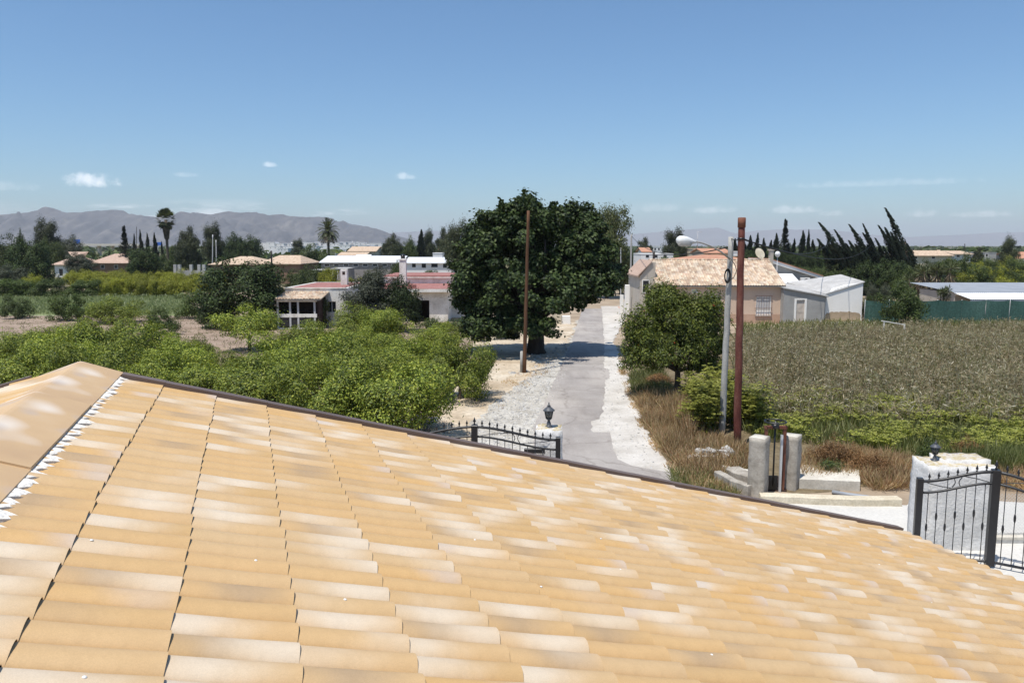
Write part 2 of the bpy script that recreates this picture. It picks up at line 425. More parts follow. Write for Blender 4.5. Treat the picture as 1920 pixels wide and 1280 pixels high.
def GP(*pp): return [G(px, py) for px, py in pp]

soil_m = mat('orchard_soil', [(.20,.145,.105), (.30,.225,.17), (.36,.28,.215)], .5, .95, 5, .5, .05, fine=(7,.14), detail=10)
tan_m = mat('stony_tan_soil', [(.36,.28,.19), (.50,.41,.30), (.62,.55,.44)], .55, .95, 7, .6, .05, fine=(5,.16), detail=10)
rub_m = mat('white_rubble_ground', [(.30,.27,.225), (.46,.43,.375), (.56,.535,.485)], .9, .95, 8, .8, .06, fine=(6,.2), detail=12)
lime_m = mat('white_limestone_grit', [(.37,.335,.29), (.52,.485,.435), (.61,.575,.525)], .9, .95, 12, .4, .02, fine=(14,.07), detail=10)
yard_m = mat('white_yard_grit', [(.52,.50,.46), (.59,.57,.53)], .6, .95, 12, .4, .02, fine=(14,.06), detail=10)
lawn_m = mat('meadow_ground', [(.13,.16,.065), (.18,.21,.09), (.27,.29,.17)], .12, .95, 4, .4, .05, stretch=(.35,2,1), fine=(1.5,.18))
weedg_m = mat('weedy_ground', [(.11,.085,.05), (.17,.13,.075), (.2,.16,.1)], .8, .95, 8, .5, .05, fine=(6,.2))
rd, rt = nm('worn_asphalt')
c1 = ramp(rt, noise(rt, .5, 8, .6), [(.315,.285,.258), (.38,.346,.316), (.435,.40,.365)], [.3,.5,.72])
c2 = ramp(rt, noise(rt, 60, 3, .7), [(.86,)*3, (1.12,)*3], [.35,.65])
c3 = ramp(rt, noise(rt, .9, 7, .62, stretch=(1,.18,1)), [(1,)*3, (.80,.79,.79)], [.48,.68])
_tc = nd(rt, 'ShaderNodeTexCoord'); _nz = nd(rt, 'ShaderNodeTexNoise'); _nz.inputs['Scale'].default_value = 1.3; _nz.inputs['Detail'].default_value = 6; rt.links.new(_tc.outputs['Object'], _nz.inputs['Vector'])
_ad = nd(rt, 'ShaderNodeVectorMath', operation='MULTIPLY_ADD'); rt.links.new(_nz.outputs['Color'], _ad.inputs[0]); _ad.inputs[1].default_value = (1.1,1.1,0); rt.links.new(_tc.outputs['Object'], _ad.inputs[2])
_vo = nd(rt, 'ShaderNodeTexVoronoi', feature='DISTANCE_TO_EDGE'); _vo.inputs['Scale'].default_value = .34; rt.links.new(_ad.outputs[0], _vo.inputs['Vector'])
crk = mixc(rt, sstep(rt, _vo.outputs['Distance'], .022, .003), (1,1,1), (.80,.79,.78))
c4 = ramp(rt, noise(rt, .22, 4, .5, stretch=(1,.4,1)), [(.86,.86,.87), (1.06,1.05,1.03)], [.4,.6])
c3 = mixc(rt, 1, mixc(rt, 1, c3, crk, 'MULTIPLY'), c4, 'MULTIPLY')
finish(rd, rt, mixc(rt, 1, mixc(rt, 1, c1, c2, 'MULTIPLY'), c3, 'MULTIPLY'), .9, .25, noise(rt, 70, 3), .35, .008)

sheet('orchard_soil', GP((-500,632),(-500,592),(350,592),(420,604),(560,612),(870,612),(905,640),(905,700),(830,1100),(-900,1100)), .004, soil_m, .3, 1.0, 3)
sheet('meadow', GP((-700,592),(-700,546),(345,546),(372,592)), .008, lawn_m, .25, 1.5, 4)
sheet('tan_verge', GP((700,1000),(840,740),(905,690),(890,650),(860,622),(1000,604),(1080,604),(1062,660),(1030,740),(1000,1000)), .012, tan_m, .25, .6, 5)
sheet('rubble_verge', GP((870,1000),(885,800),(915,760),(985,712),(1040,676),(1064,655),(1085,600),(1100,600),(1062,700),(1034,760),(1040,1000)), .016, rub_m, .22, .45, 6)
sheet('limestone_verge', GP((1110,1000),(1100,770),(1120,660),(1126,585),(1180,585),(1150,640),(1168,690),(1184,740),(1208,800),(1250,870),(1290,905),(1330,1000)), .020, lime_m, .12, .4, 7)
sheet('weedy_verge', GP((1184,740),(1175,700),(1230,650),(1390,622),(2100,600),(2700,600),(2700,930),(1990,905),(1715,915),(1640,912),(1490,925),(1330,900),(1262,874),(1208,800)), .006, weedg_m, .12, .6, 8)
road_pts = GP((1000,1100),(1000,830),(1004,795),(1030,738),(1046,700),(1060,670),(1072,640),(1083,606),(1092,579),(1128,579),(1131,610),(1133,650),(1132,690),(1143,694),(1143,710),(1135,712),(1133,740),(1128,776),(1124,786),(1108,790),(1107,806),(1112,811),(1144,812),(1150,845),(1158,862),(1185,874),(1240,884),(1262,886),(1290,900),(1500,1100))
sheet('road', road_pts, .026, rd, .05, .4, 9)
sheet('yard', GP((1380,1250),(1400,945),(1425,938),(1700,948),(1730,930),(2500,985),(2500,1250)), .018, yard_m, .03, .5, 10)
dr_m = mat('pale_village_ground', [(.42,.38,.33), (.52,.48,.43)], .3, .95, 8, .4, .03, fine=(4,.1))
sheet('village_ground', GP((1126,587),(1128,574),(1240,574),(1240,590)), .022, dr_m, .1, .8, 11)
path_m = mat('terracotta_pavement', [(.48,.28,.2),(.56,.36,.27)], 1, .9, 8, .3)
sheet('pavement', GP((1165,584),(1158,575),(1185,575),(1200,584)), .03, path_m, .02, .8, 12)

# ----- mountains: real ridges some kilometres off, built as rough height fields
def ridge(name, label, prof, Y0, depth, seed, material, pybase=470, rough=.16):
    rng = np.random.default_rng(seed)
    px = np.array([p[0] for p in prof], float); py = np.array([p[1] for p in prof], float)
    N, K = 420, 46
    u = np.linspace(px[0], px[-1], N); top = np.interp(u, px, py)
    ph = rng.uniform(0, 6.28, 40); fr = np.exp(rng.uniform(math.log(.012), math.log(.35), 40)); am = .5/np.sqrt(fr*60)
    V = np.zeros((K, N, 3))
    for k in range(K):
        s = k/(K-1)                           # 0 foot, .6 crest, 1 behind
        Y = Y0 + depth*s
        hgt = np.array([Z(t, Y0+depth*.6) for t in top])
        q = s/.6 if s < .6 else 1-(s-.6)/.4
        q = max(q, 0)
        sh = q**1.25
        gul = sum(a*np.sin(f*(u + 30*math.sin(s*5+pp)) + pp + s*9*math.cos(pp*3)) for a, f, pp in zip(am, fr, ph))
        gul2 = sum(a*np.sin(f*(u*1.7) + pp*2 + s*26*math.sin(pp*5)) for a, f, pp in zip(am, fr, ph))
        hh = hgt*sh + hgt*rough*(gul+.7*gul2)*(q*(1-q))*2.2 + hgt*.016*(gul+gul2)*q
        V[k,:,0] = (u-960)/F*(Y0+depth*.6)
        V[k,:,1] = Y + gul*depth*.03
        V[k,:,2] = np.maximum(hh, -3) - (2 if k in (0, K-1) else 0)
    idx = np.arange(K*N).reshape(K, N)
    Fq = np.stack([idx[:-1,:-1], idx[:-1,1:], idx[1:,1:], idx[1:,:-1]], -1).reshape(-1, 4)
    o = ob(name, npmesh(name, V.reshape(-1,3), Fq, material, smooth=True)); tag(o, label, None, None, 'structure'); return o
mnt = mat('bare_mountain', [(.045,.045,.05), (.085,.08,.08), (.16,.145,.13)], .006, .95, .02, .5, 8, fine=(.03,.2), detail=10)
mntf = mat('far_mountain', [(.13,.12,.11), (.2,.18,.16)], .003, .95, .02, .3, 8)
ridge('mountains', 'bare lilac mountain range on the left skyline', [(-500,425),(-300,408),(-150,416),(-60,398),(0,403),(25,403),(55,398),(85,395),(103,391),(120,396),(140,399),(165,398),(200,394),(222,394),(240,399),(260,404),(290,407),(335,407),(365,401),(400,399),(440,396),(470,399),(500,400),(550,405),(600,406),(615,409),(632,416),(660,421),(690,424),(712,428),(735,437),(770,448),(820,463),(860,470)], 4200, 1500, 5, mnt)
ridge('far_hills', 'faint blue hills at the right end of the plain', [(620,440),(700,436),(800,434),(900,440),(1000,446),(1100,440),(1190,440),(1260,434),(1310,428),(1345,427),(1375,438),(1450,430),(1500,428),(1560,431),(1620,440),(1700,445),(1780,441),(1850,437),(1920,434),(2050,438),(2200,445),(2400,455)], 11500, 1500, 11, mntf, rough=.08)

hz = MB().box(-13500, 13500, -3000, 13500, -1.2, 330)
hm = bpy.data.materials.new('air'); hm.use_nodes = True
ht = hm.node_tree; ht.nodes.clear()
pv = nd(ht, 'ShaderNodeVolumePrincipled'); pv.inputs['Color'].default_value = (.90, .93, 1.0, 1); pv.inputs['Density'].default_value = HAZE = 1.05e-4
pv.inputs['Anisotropy'].default_value = 0.0
hout = nd(ht, 'ShaderNodeOutputMaterial'); ht.links.new(pv.outputs[0], hout.inputs['Volume'])
HZ = hz.build('haze', hm); tag(HZ, 'thin bluish summer haze over the whole plain', None, None, 'stuff')

# ------------------------------------------------------------------ foreground house with its tiled roof
YAW = math.radians(-18.98); TH = math.radians(15.6)
Dh = Vector((math.cos(YAW), -math.sin(YAW), 0)); Rd = Vector((math.sin(YAW), math.cos(YAW), 0)); UP = Vector((0,0,1))
Dd = Dh*math.cos(TH) - UP*math.sin(TH); Nn = Dd.cross(Rd).normalized()
CAM = Vector((0,0,H))
P0 = CAM + Dh*(-.6195) - UP*1.085              # on the first seam, square below the camera
RM = Matrix(((Dd.x,Rd.x,Nn.x,P0.x),(Dd.y,Rd.y,Nn.y,P0.y),(Dd.z,Rd.z,Nn.z,P0.z),(0,0,0,1)))
def roofpt(px, py, lift=0.0):
    d = raydir(px, py); q = P0 + Nn*lift; t = (q-CAM).dot(Nn)/d.dot(Nn); p = CAM + d*t - P0
    return p.dot(Dd), p.dot(Rd)
TL, TW = .38, .133
yv = 6.33
xe = roofpt(1715, 997, .05)[0]
NCOL = int(round(xe/TL))
print('ROOF verge y', yv, [roofpt(px, py, .05)[1] for px, py in ((500,770),(760,816),(1060,870),(1400,935),(1700,992))], 'eave', xe, NCOL)
X_RIDGE = -.80*TL
# tile colour: ochre with cream and smoky blushes that differ from tile to tile
tm, tt = nm('ochre_blush_tile')
gi = nd(tt, 'ShaderNodeNewGeometry'); oi = nd(tt, 'ShaderNodeObjectInfo')
uvn = nd(tt, 'ShaderNodeUVMap'); su = nd(tt, 'ShaderNodeSeparateXYZ'); tt.links.new(uvn.outputs[0], su.inputs[0])
r1 = mth(tt, 'FRACT', mth(tt, 'ADD', mth(tt, 'MULTIPLY', gi.outputs['Random Per Island'], 7.13), mth(tt, 'MULTIPLY', oi.outputs['Random'], 5.37)))
r2 = mth(tt, 'FRACT', mth(tt, 'MULTIPLY', r1, 37.71)); r3 = mth(tt, 'FRACT', mth(tt, 'MULTIPLY', r1, 113.3)); r4 = mth(tt, 'FRACT', mth(tt, 'MULTIPLY', r1, 271.9))
U = su.outputs['X']; Vv = su.outputs['Y']
base = ramp(tt, r2, [(.495,.325,.150), (.54,.355,.172), (.52,.365,.20), (.55,.345,.145)])
spk = ramp(tt, noise(tt, 260, 2, .6), [(.94,)*3, (1.045,)*3], [.35,.65])
spk = mixc(tt, 1, spk, ramp(tt, noise(tt, 14, 6, .65), [(.95,.945,.935), (1.025,1.025,1.025)], [.32,.6]), 'MULTIPLY')
wob = mth(tt, 'MULTIPLY', mth(tt, 'SUBTRACT', noise(tt, 5, 3), .5), .55)
def blush(center, width, gate):
    d = mth(tt, 'ABSOLUTE', mth(tt, 'SUBTRACT', mth(tt, 'ADD', U, wob), center))
    dv = mth(tt, 'ABSOLUTE', mth(tt, 'SUBTRACT', Vv, mth(tt, 'ADD', .45, mth(tt, 'MULTIPLY', wob, .8))))
    d = mth(tt, 'ADD', d, mth(tt, 'MULTIPLY', mth(tt, 'MULTIPLY', dv, dv), .55))
    return mth(tt, 'MULTIPLY', sstep(tt, d, width, width*.02), gate)
wc = mth(tt, 'ADD', mth(tt, 'MULTIPLY', r4, 1.1), -.05)
gpos = nd(tt, 'ShaderNodeTexNoise'); gpos.inputs['Scale'].default_value = 1.25; gpos.inputs['Detail'].default_value = 3; tt.links.new(gi.outputs['Position'], gpos.inputs['Vector'])
wg = mth(tt, 'MULTIPLY', sstep(tt, mth(tt, 'SUBTRACT', r3, mth(tt, 'MULTIPLY', mth(tt, 'SUBTRACT', gpos.outputs[0], .5), 1.6)), .56, .10), .80)
sc_ = mth(tt, 'ADD', wc, mth(tt, 'ADD', mth(tt, 'MULTIPLY', mth(tt, 'GREATER_THAN', r2, .5), .9), -.45))
sg = mth(tt, 'MULTIPLY', sstep(tt, r4, .58, .85), .75)
col = mixc(tt, blush(sc_, .48, sg), base, (.37,.265,.165))
col = mixc(tt, blush(wc, .74, wg), col, (.63,.545,.435))
gg = mth(tt, 'MULTIPLY', sstep(tt, r2, .86, .95), .6)
col = mixc(tt, blush(r3, .42, gg), col, (.52,.46,.42))
col = mixc(tt, 1, col, spk, 'MULTIPLY')
finish(tm, tt, col, .62, .3, noise(tt, 180, 3), .12, .002)

def tile_arrays(w=TW, L=TL+.05, lift=.017, extra=0.0):
    # across: a tall roll on the near side, a shallow pan on the far side
    A_ = .038
    prof = [(v_, A_*max(0, 1-abs(2*min(1, v_/.96)-1)**2.3)**.62) for v_ in (0, .02, .05, .09, .15, .24, .35, .48, .61, .72, .81, .87, .91, .94, .96, 1.0)]
    n = len(prof); V = []; UVv = []
    st = [(0.0, -.0022, .968), (.5, .0002, .985), (1.0, .0008+extra, 1.02)]
    for s, lz, hs in st:
        for v, zz in prof:
            V.append((-L + L*s, v*w, zz*hs + lz + (.008*(zz/A_)**4 if s == 1.0 else 0))); UVv.append((max(0, (s*L-.05)/TL), v))
    e = len(V)
    for dz_ in (0, .0025):                      # lower lip, 5 mm thick, with an edge of its own
        for v, zz in prof:
            V.append((-.0005*(dz_ > 0), v*w, zz*1.02 + .008*(zz/A_)**4 + .0008 + extra - dz_)); UVv.append((1, v))
    Fq = []
    for k in range(2):
        for i in range(n-1): Fq.append((k*n+i, (k+1)*n+i, (k+1)*n+i+1, k*n+i+1))
    for i in range(n-1): Fq.append((e+i, e+n+i, e+n+i+1, e+i+1))
    return np.array(V), np.array(Fq), np.array(UVv)
tv, tf, tuv = tile_arrays()
tv2, _, _ = tile_arrays(w=TW*.987, extra=.003)
def tmesh(v): 
    return npmesh('tile', v, tf, tm, smooth=True, uv=tuv[tf].reshape(-1,2))
tile_me, tile_me2 = tmesh(tv), tmesh(tv2)
base_c = P0 + Dd*3.2 + Rd*1.0
house = thing('house', 'near house with sloping roof of ochre and cream tiles', 'house', (base_c.x, base_c.y, 0))
HI = house.matrix_basis.inverted()
def on_roof(name, me, m4=None, parent=house):
    o = bpy.data.objects.new(name, me); link(o, parent)
    o.matrix_basis = HI @ RM @ (m4 or Matrix())
    return o
rngT = np.random.default_rng(12)
NROW = int((yv + 3.0)/TW)
tiles = []
RG, CG = 7, 1
rowoff = np.cumsum(np.where(np.arange(NROW) % RG == 0, rngT.uniform(-.012,.012,NROW), 0))
for r in range(NROW):
    y0 = yv - .02 - (r+1)*TW
    for k in range(0, NCOL+1):
        x = k*TL + (rowoff[r] if k < NCOL else 0)
        p = P0 + Dd*(x-TL/2) + Rd*(y0+TW/2) - CAM
        depth = p.y*CP - p.z*SP; up_ = p.z*CP + p.y*SP
        if depth > .2:
            ix, iy = 960+F*p.x/depth, 640-F*up_/depth
            infr = -90 < ix < 2010 and iy < 1330
            size = (F/depth)**2*abs(p.normalized().dot(Nn)) if infr else -1/depth
        else: size = -9
        jit = Matrix.Translation((x+rngT.normal(0,.002), y0, rngT.normal(0,.0006))) @ Matrix.Rotation(rngT.normal(0,.0035), 4, 'Z') @ Matrix.Rotation(rngT.normal(0,.002), 4, 'X')
        tiles.append((size, jit, r % RG == RG-1))
tiles.sort(key=lambda a: -a[0])
N_SINGLE = 298
for s, j, lastrow in tiles[:N_SINGLE]:
    on_roof('tile', tile_me2 if lastrow else tile_me, j)
Vs, Fs, Us = [], [], []
for i, (s, j, lastrow) in enumerate(tiles[N_SINGLE:]):
    a = np.array(j); v = (tv2 if lastrow else tv) @ a[:3,:3].T + a[:3,3]
    Vs.append(v); Fs.append(tf + i*len(tv)); Us.append(tuv[tf].reshape(-1,2))
o = on_roof('tile_field', npmesh('tile_field', np.vstack(Vs), np.vstack(Fs), tm, smooth=True, uv=np.vstack(Us))); o['kind'] = 'stuff'
# boards under the tiles and the slope beyond the ridge
EX = NCOL*TL
o = on_roof('roof_deck', MB().box(X_RIDGE-.25, EX-.10, yv-6.6, yv-.04, -.12, -.012).mesh('roof_deck', MT['underlay']))
# verge: folded brown sheet lying along the gable end, stepped a little at every course
vb = MB()
for k in range(-1, NCOL):
    x0, x1 = k*TL, (k+1)*TL
    if k == -1: x0 = X_RIDGE
    vb.box(x0, x1-.001*(k%2), yv-.012, yv+.085, -.10, .056+.0015*(k%2))
vb.box(X_RIDGE, EX-.02, yv+.0855, yv+.10, -.17, .046)
on_roof('verge_trim', vb.mesh('verge_trim', MT['trim']))
# ridge capping: folded lengths of the same coloured material, each lapping the one before
capw, caph = .285, .085
cm, ct = nm('ridge_cap_blush')
cb = ramp(ct, noise(ct, 1.6, 3, .5), [(.47,.315,.18), (.54,.37,.205), (.57,.405,.24)], [.35,.5,.65])
cw = ramp(ct, noise(ct, 2.6, 1, .3, stretch=(1.0,1,1)), [(0,)*3, (1,)*3], [.50,.66])
cg = ramp(ct, noise(ct, 3.1, 1, .3, stretch=(1.2,1,1)), [(0,)*3, (1,)*3], [.54,.68])
c_ = mixc(ct, cw, cb, (.72,.645,.56)); c_ = mixc(ct, mth(ct, 'MULTIPLY', cg, .7), c_, (.40,.35,.33))
finish(cm, ct, c_, .6, .3, noise(ct, 180, 3), .12, .002)
cap_top = P0 + Dd*X_RIDGE - Dh*capw + UP*(caph + .055)
Dl = (-Dh)*math.cos(TH) - UP*math.sin(TH)
edgeR = P0 + Dd*(X_RIDGE-.01) + Nn*.040
edgeL = edgeR - Dh*(2*capw+.02)
def capmesh(L, lift):
    # local axes: x along -Dh..Dh, y along ridge, z up ; origin on ridge crest
    eR = Vector(((edgeR-cap_top).dot(Dh), (edgeR-cap_top).z)); prof = [(-eR.x, eR.y), (-.02,-.004), (0,0), (.02,-.004), (eR.x, eR.y)]
    prof = [(a, b+lift) for a, b in prof]; th = .012
    full = prof + [(a, b-th) for a, b in prof[::-1]]
    m = MB(); m.exty(full, 0, L); return m.mesh('ridge_cap', cm)
CL = 1.33
M0 = Matrix(((Dh.x,Rd.x,0,0),(Dh.y,Rd.y,0,0),(0,0,1,0),(0,0,0,1)))
ctr = Vector((cap_top.x, cap_top.y, cap_top.z))
rbase = (ctr-P0).dot(Rd)
cme = [capmesh(CL+.08, .0), capmesh(CL+.08, .010)]
yy = yv + .085; i = 0
while yy > yv - 6.5:
    yy -= CL
    q = ctr + Rd*(yy - rbase - .0)
    m4 = M0.copy(); m4.translation = q
    o = bpy.data.objects.new('ridge_cap', cme[i % 2]); link(o, house); o.matrix_basis = HI @ m4; i += 1
# white mortar pressed in under the cap edge, one ragged wad to each roll
mrng = np.random.default_rng(5); mms = []
for q in range(5):
    m = MB(); n = 7
    L = .045 + .02*q/4
    prof = [(0,0,.004),(L*.5,.012,.012),(L*.9,.03,.006),(L*.75,.055,.014),(L*1.25,.075,.004),(L*.5,.10,.012),(0,.125,.004)]
    top = [(a*1.05+mrng.normal(0,.004)+.004, b, c*.6+.030+mrng.normal(0,.0025)) for a, b, c in prof]; bot = [(a+.004, b, -.008) for a, b, c in top]
    back = [(-.022, 0, .034), (-.022, .125, .034)]
    vsx = top + bot + back; fs = [(i, i+1, n+i+1, n+i) for i in range(n-1)] + [(n, 0, 2*n)] + [(i+1, i, 2*n) for i in range(3)] + [(i+1, i, 2*n+1) for i in range(3, n-1)] + [(3, 2*n, 2*n+1)] + [(n-1, 2*n-1, 2*n+1)]
    m.add(vsx, fs); mms.append(m.mesh('mortar', MT['mortar']))
for r in range(NROW-4):
    on_roof('mortar', mms[int(mrng.integers(5))], Matrix.Translation((X_RIDGE-.005, yv-.02-(r+1)*TW+.01, .0)))
A0_ = .038
# screw heads
sme = MB().lathe([(.0065,0),(.0065,.002),(.0045,.004),(.0015,.005)], 10).mesh('screw_cap', MT['lampwhite'])
for px, py in ((295,1120),(860,932),(895,1015),(1122,1003),(169,1239),(172,1010),(1648,1056),(1171,1072),(1760,1135),(1010,1090),(650,1128),(1560,1120),(1330,1220),(480,1040)):
    a, b = roofpt(px, py, .045); r = math.floor((yv-.02-b)/TW); b2 = yv-.02-(r+1)*TW + .47*TW
    k = math.ceil(a/TL); s = 1-(k*TL-a)/TL
    on_roof('screw_cap', sme, Matrix.Translation((a, b2, A0_*(.955+.065*s)+.006*s**3)))
# the slope beyond the ridge and the walls that carry the roof
m = MB(); n = 40
pr = []
LR = Matrix(((-Dh.x*math.cos(TH),Rd.x,0,0),(-Dh.y*math.cos(TH),Rd.y,0,0),(-math.sin(TH),0,0,0),(0,0,0,1)))
eL = edgeL - UP*.03
prof2 = [(0,.002),(.1,.027),(.28,.040),(.48,.028),(.68,.006),(1.0,.004)]
Vb, Fb = [], []
NW = int(6.5/TW); cols_ = 19
for r in range(NW):
    y0 = yv - .02 - (r+1)*TW - (eL-P0).dot(Rd)
    for k in range(cols_):
        o0 = len(Vb)
        for s, lz in ((k*TL-.3, 0), ((k+1)*TL-.3+.02, .016)):
            for v, zz in prof2:
                p = eL + Dl*s + Rd*(y0+v*TW) + UP*(zz+lz); Vb.append(tuple(p))
        n6 = len(prof2)
        for i in range(n6-1): Fb.append((o0+i, o0+i+1, o0+n6+i+1, o0+n6+i))
me = npmesh('far_slope', np.array(Vb), np.array(Fb), tm, smooth=True, uv=np.tile(np.array([[0,0],[0,.2],[1,.2],[1,0]]), (len(Fb),1)))
o = bpy.data.objects.new('far_slope', me); link(o, house); o.matrix_basis = HI; o['kind'] = 'stuff'
vl = MB(); 
def wpt(s_h, yr, z_): return P0 + Dh*s_h + Rd*yr + UP*(z_)
# left verge strip
for k in range(1):
    a = edgeL - UP*.005
    y_ = yv - (a-P0).dot(Rd)
    q = []
    for s in (0, cols_*TL):
        for w_, zz in ((-.012,.03),(.068,.03),(.068,-.12),(-.012,-.12)):
            q.append(a + Dl*s + Rd*(y_+w_) + UP*zz)
    vl.add(q, [(0,1,5,4),(1,2,6,5),(2,3,7,6),(3,0,4,7),(0,3,2,1),(4,5,6,7)])
o = bpy.data.objects.new('verge_trim', vl.mesh('verge_trim', MT['trim'])); link(o, house); o.matrix_basis = HI
# walls
sx0 = (edgeL-P0).dot(Dh) - cols_*TL*math.cos(TH) + .35; sx1 = EX*math.cos(TH) - .4; sr = (cap_top-P0).dot(Dh)
zt = lambda sh: (cap_top.z - .30) - abs(sh-sr)*math.tan(TH)
prof = [(sx0, 0), (sx1, 0), (sx1, zt(sx1)), (sr, zt(sr)), (sx0, zt(sx0))]
wm_ = MB(); v1 = []
for yr in (yv-.25, yv-6.4):
    for s_, z_ in prof: p = P0 + Dh*s_ + Rd*yr; v1.append((p.x, p.y, z_))
wm_.add(v1, [(0,1,2,3,4),(9,8,7,6,5)] + [(i, i+5, (i+1)%5+5, (i+1)%5) for i in range(5)])
o = bpy.data.objects.new('wall', wm_.mesh('wall', MT['white'])); link(o, house); o.matrix_basis = HI
# ------------------------------------------------------------------ buildings
def window(parent, x0, x1, z0, z1, y, frame=None, pane=None, fw=.06, bars=0, sill=False, proud=.03):
    """framed window on a wall facing -Y at depth y"""
    frame = frame or MT['white_far']; pane = pane or MT['pane']
    fb = MB()
    fb.box(x0-fw, x1+fw, y-proud, y+.02, z1, z1+fw); fb.box(x0-fw, x1+fw, y-proud, y+.02, z0-fw, z0)
    fb.box(x0-fw, x0, y-proud, y+.02, z0, z1); fb.box(x1, x1+fw, y-proud, y+.02, z0, z1)
    for i in range(bars):
        c = x0+(x1-x0)*(i+1)/(bars+1); fb.box(c-.025, c+.025, y-proud+.004, y+.02, z0, z1)
    w = fb.build('window', frame, parent)
    MB().box(x0, x1, y-.008, y+.015, z0, z1).build('pane', pane, w)
    if sill: MB().box(x0-fw-.05, x1+fw+.05, y-proud-.07, y+.01, z0-fw-.06, z0-fw-.003).build('sill', MT['white'], w)
    return w
def rolled_roof(name, parent, x0, x1, ye, ze, yr, zr, material, pitch=.22, amp=.045, course=.36, mirror=True, seed=1, sag=.03, thick=.1, step=.02):
    """barrel-tiled slope from eave (ye,ze) up to ridge (yr,zr) along x; real rolls and lapped courses"""
    rng = np.random.default_rng(seed)
    L = math.hypot(yr-ye, zr-ze); nc = max(2, int(L/course)); nr = max(2, int((x1-x0)/pitch))
    V, Fq = [], []; pf = [0, .2, .4, .6, .8]
    xsr = np.array([x0+(x1-x0)*(i+q)/nr for i in range(nr) for q in pf] + [x1]); na = len(xsr)
    ha = np.array([abs(math.sin(math.pi*((j % 5)/5)))*amp for j in range(na)])
    for c in range(nc):
        dz = rng.normal(0, .008, na)*0
        rowj = np.repeat(rng.normal(0, .012, nr), 5); rowj = np.append(rowj, rowj[-1])
        for e, lz in ((0, step), (1, 0)):
            t = (c+e)/nc
            yy = ye+(yr-ye)*t; zz = ze+(zr-ze)*t - sag*math.sin(math.pi*t)
            for j in range(na): V.append((xsr[j], yy + (rowj[j] if e == 0 else 0), zz+ha[j]+lz+.01))
    V = np.array(V); 
    for c in range(nc):
        o0 = 2*c*na
        a = np.arange(na-1)
        Fq.append(np.stack([o0+a, o0+a+1, o0+na+a+1, o0+na+a], -1))
        if c: Fq.append(np.stack([o0-na+a, o0-na+a+1, o0+a+1, o0+a], -1))
    o = ob(name, npmesh(name, V, np.vstack(Fq), material), parent)
    return o
def tilemat(name, cols, sx=.22, sy=.36):
    m, t = nm(name)
    c = nd(t, 'ShaderNodeTexCoord'); mp_ = nd(t, 'ShaderNodeMapping'); mp_.inputs['Scale'].default_value = (1/sx, 1/sy, .01)
    t.links.new(c.outputs['Object'], mp_.inputs['Vector'])
    fl = nd(t, 'ShaderNodeVectorMath', operation='FLOOR'); t.links.new(mp_.outputs[0], fl.inputs[0])
    wn_ = nd(t, 'ShaderNodeTexWhiteNoise'); t.links.new(fl.outputs[0], wn_.inputs['Vector'])
    a = ramp(t, wn_.outputs['Value'], cols)
    b = ramp(t, noise(t, .9, 6, .6), [(.72,)*3, (1.2,)*3], [.3,.7])
    return finish(m, t, mixc(t, 1, a, b, 'MULTIPLY'), .9, .2, noise(t, 20, 4), .3, .02)
MT['oldtile'] = tilemat('old_mixed_roof_tile', [(.36,.26,.19), (.48,.35,.25), (.57,.43,.30), (.54,.45,.36), (.64,.53,.39), (.44,.30,.22)])

def gable_house(name, label, cat, px0, px1, Y, pye, pyr, depth, wallm, roofm, oh=.3, group=None, wins=(), loc=True, rolled=False, hip=0.0, chimney=None, zbase=0.0, door=None):
    x0, x1 = X(px0, Y), X(px1, Y); ze = Z(pye, Y-oh); zr = Z(pyr, Y+depth/2)
    cx = (x0+x1)/2
    h = thing(name, label, cat, (cx, Y, 0), 0, group)
    a, b = x0-cx, x1-cx; sl = (zr-ze)/(depth/2+oh)
    zw = ze + sl*oh - .06
    w = MB(); 
    if hip: w.box(a, b, 0, depth, zbase, zw)
    else: w.ext([(0, zbase), (depth, zbase), (depth, zw), (depth/2, zr-.12), (0, zw)], a, b)
    w.build('wall', wallm, h)
    r = MB(); t = .12
    ro = None
    if hip:
        hp = hip
        v = [(a-oh,-oh,ze),(b+oh,-oh,ze),(b+oh,depth+oh,ze),(a-oh,depth+oh,ze),(a+hp,depth/2,zr),(b-hp,depth/2,zr)]
        v2 = [(x, y, zz-t) for x, y, zz in v[:4]]
        r.add(v+v2, [(0,1,5,4),(1,2,5),(2,3,4,5),(3,0,4),(0,6,7,1),(1,7,8,2),(2,8,9,3),(3,9,6,0),(9,8,7,6)])
        ro = r.build('roof', roofm, h)
    else:
        r.ext([(-oh, ze-t), (-oh, ze), (depth/2, zr), (depth+oh, ze), (depth+oh, ze-t), (depth/2, zr-t)], a-oh, b+oh)
        ro = r.build('roof', MT['underlay'] if rolled else roofm, h)
        if rolled:
            rolled_roof('tile_field', ro, a-oh, b+oh, -oh-.04, ze, depth/2, zr, roofm)['kind'] = 'stuff'
            rolled_roof('tile_field', ro, a-oh, b+oh, depth+oh+.04, ze, depth/2, zr, roofm)['kind'] = 'stuff'
            MB().tube([(a-oh-.02, depth/2, zr+.03), (b+oh+.02, depth/2, zr+.03)], .09, 8).build('ridge_tile', roofm, ro)
    if chimney:
        c0, c1, pt = chimney; yc = Y+depth*.55
        MB().box(X(c0,yc)-cx, X(c1,yc)-cx, depth*.5, depth*.5+.6, ze, Z(pt,yc)).build('chimney', wallm, ro)
    for wv in wins:
        p0, q0, p1, q1 = wv[:4]
        window(h, X(p0,Y)-cx, X(p1,Y)-cx, Z(q1,Y), Z(q0,Y), 0, *(wv[4:] if len(wv) > 4 else ()))
    return h
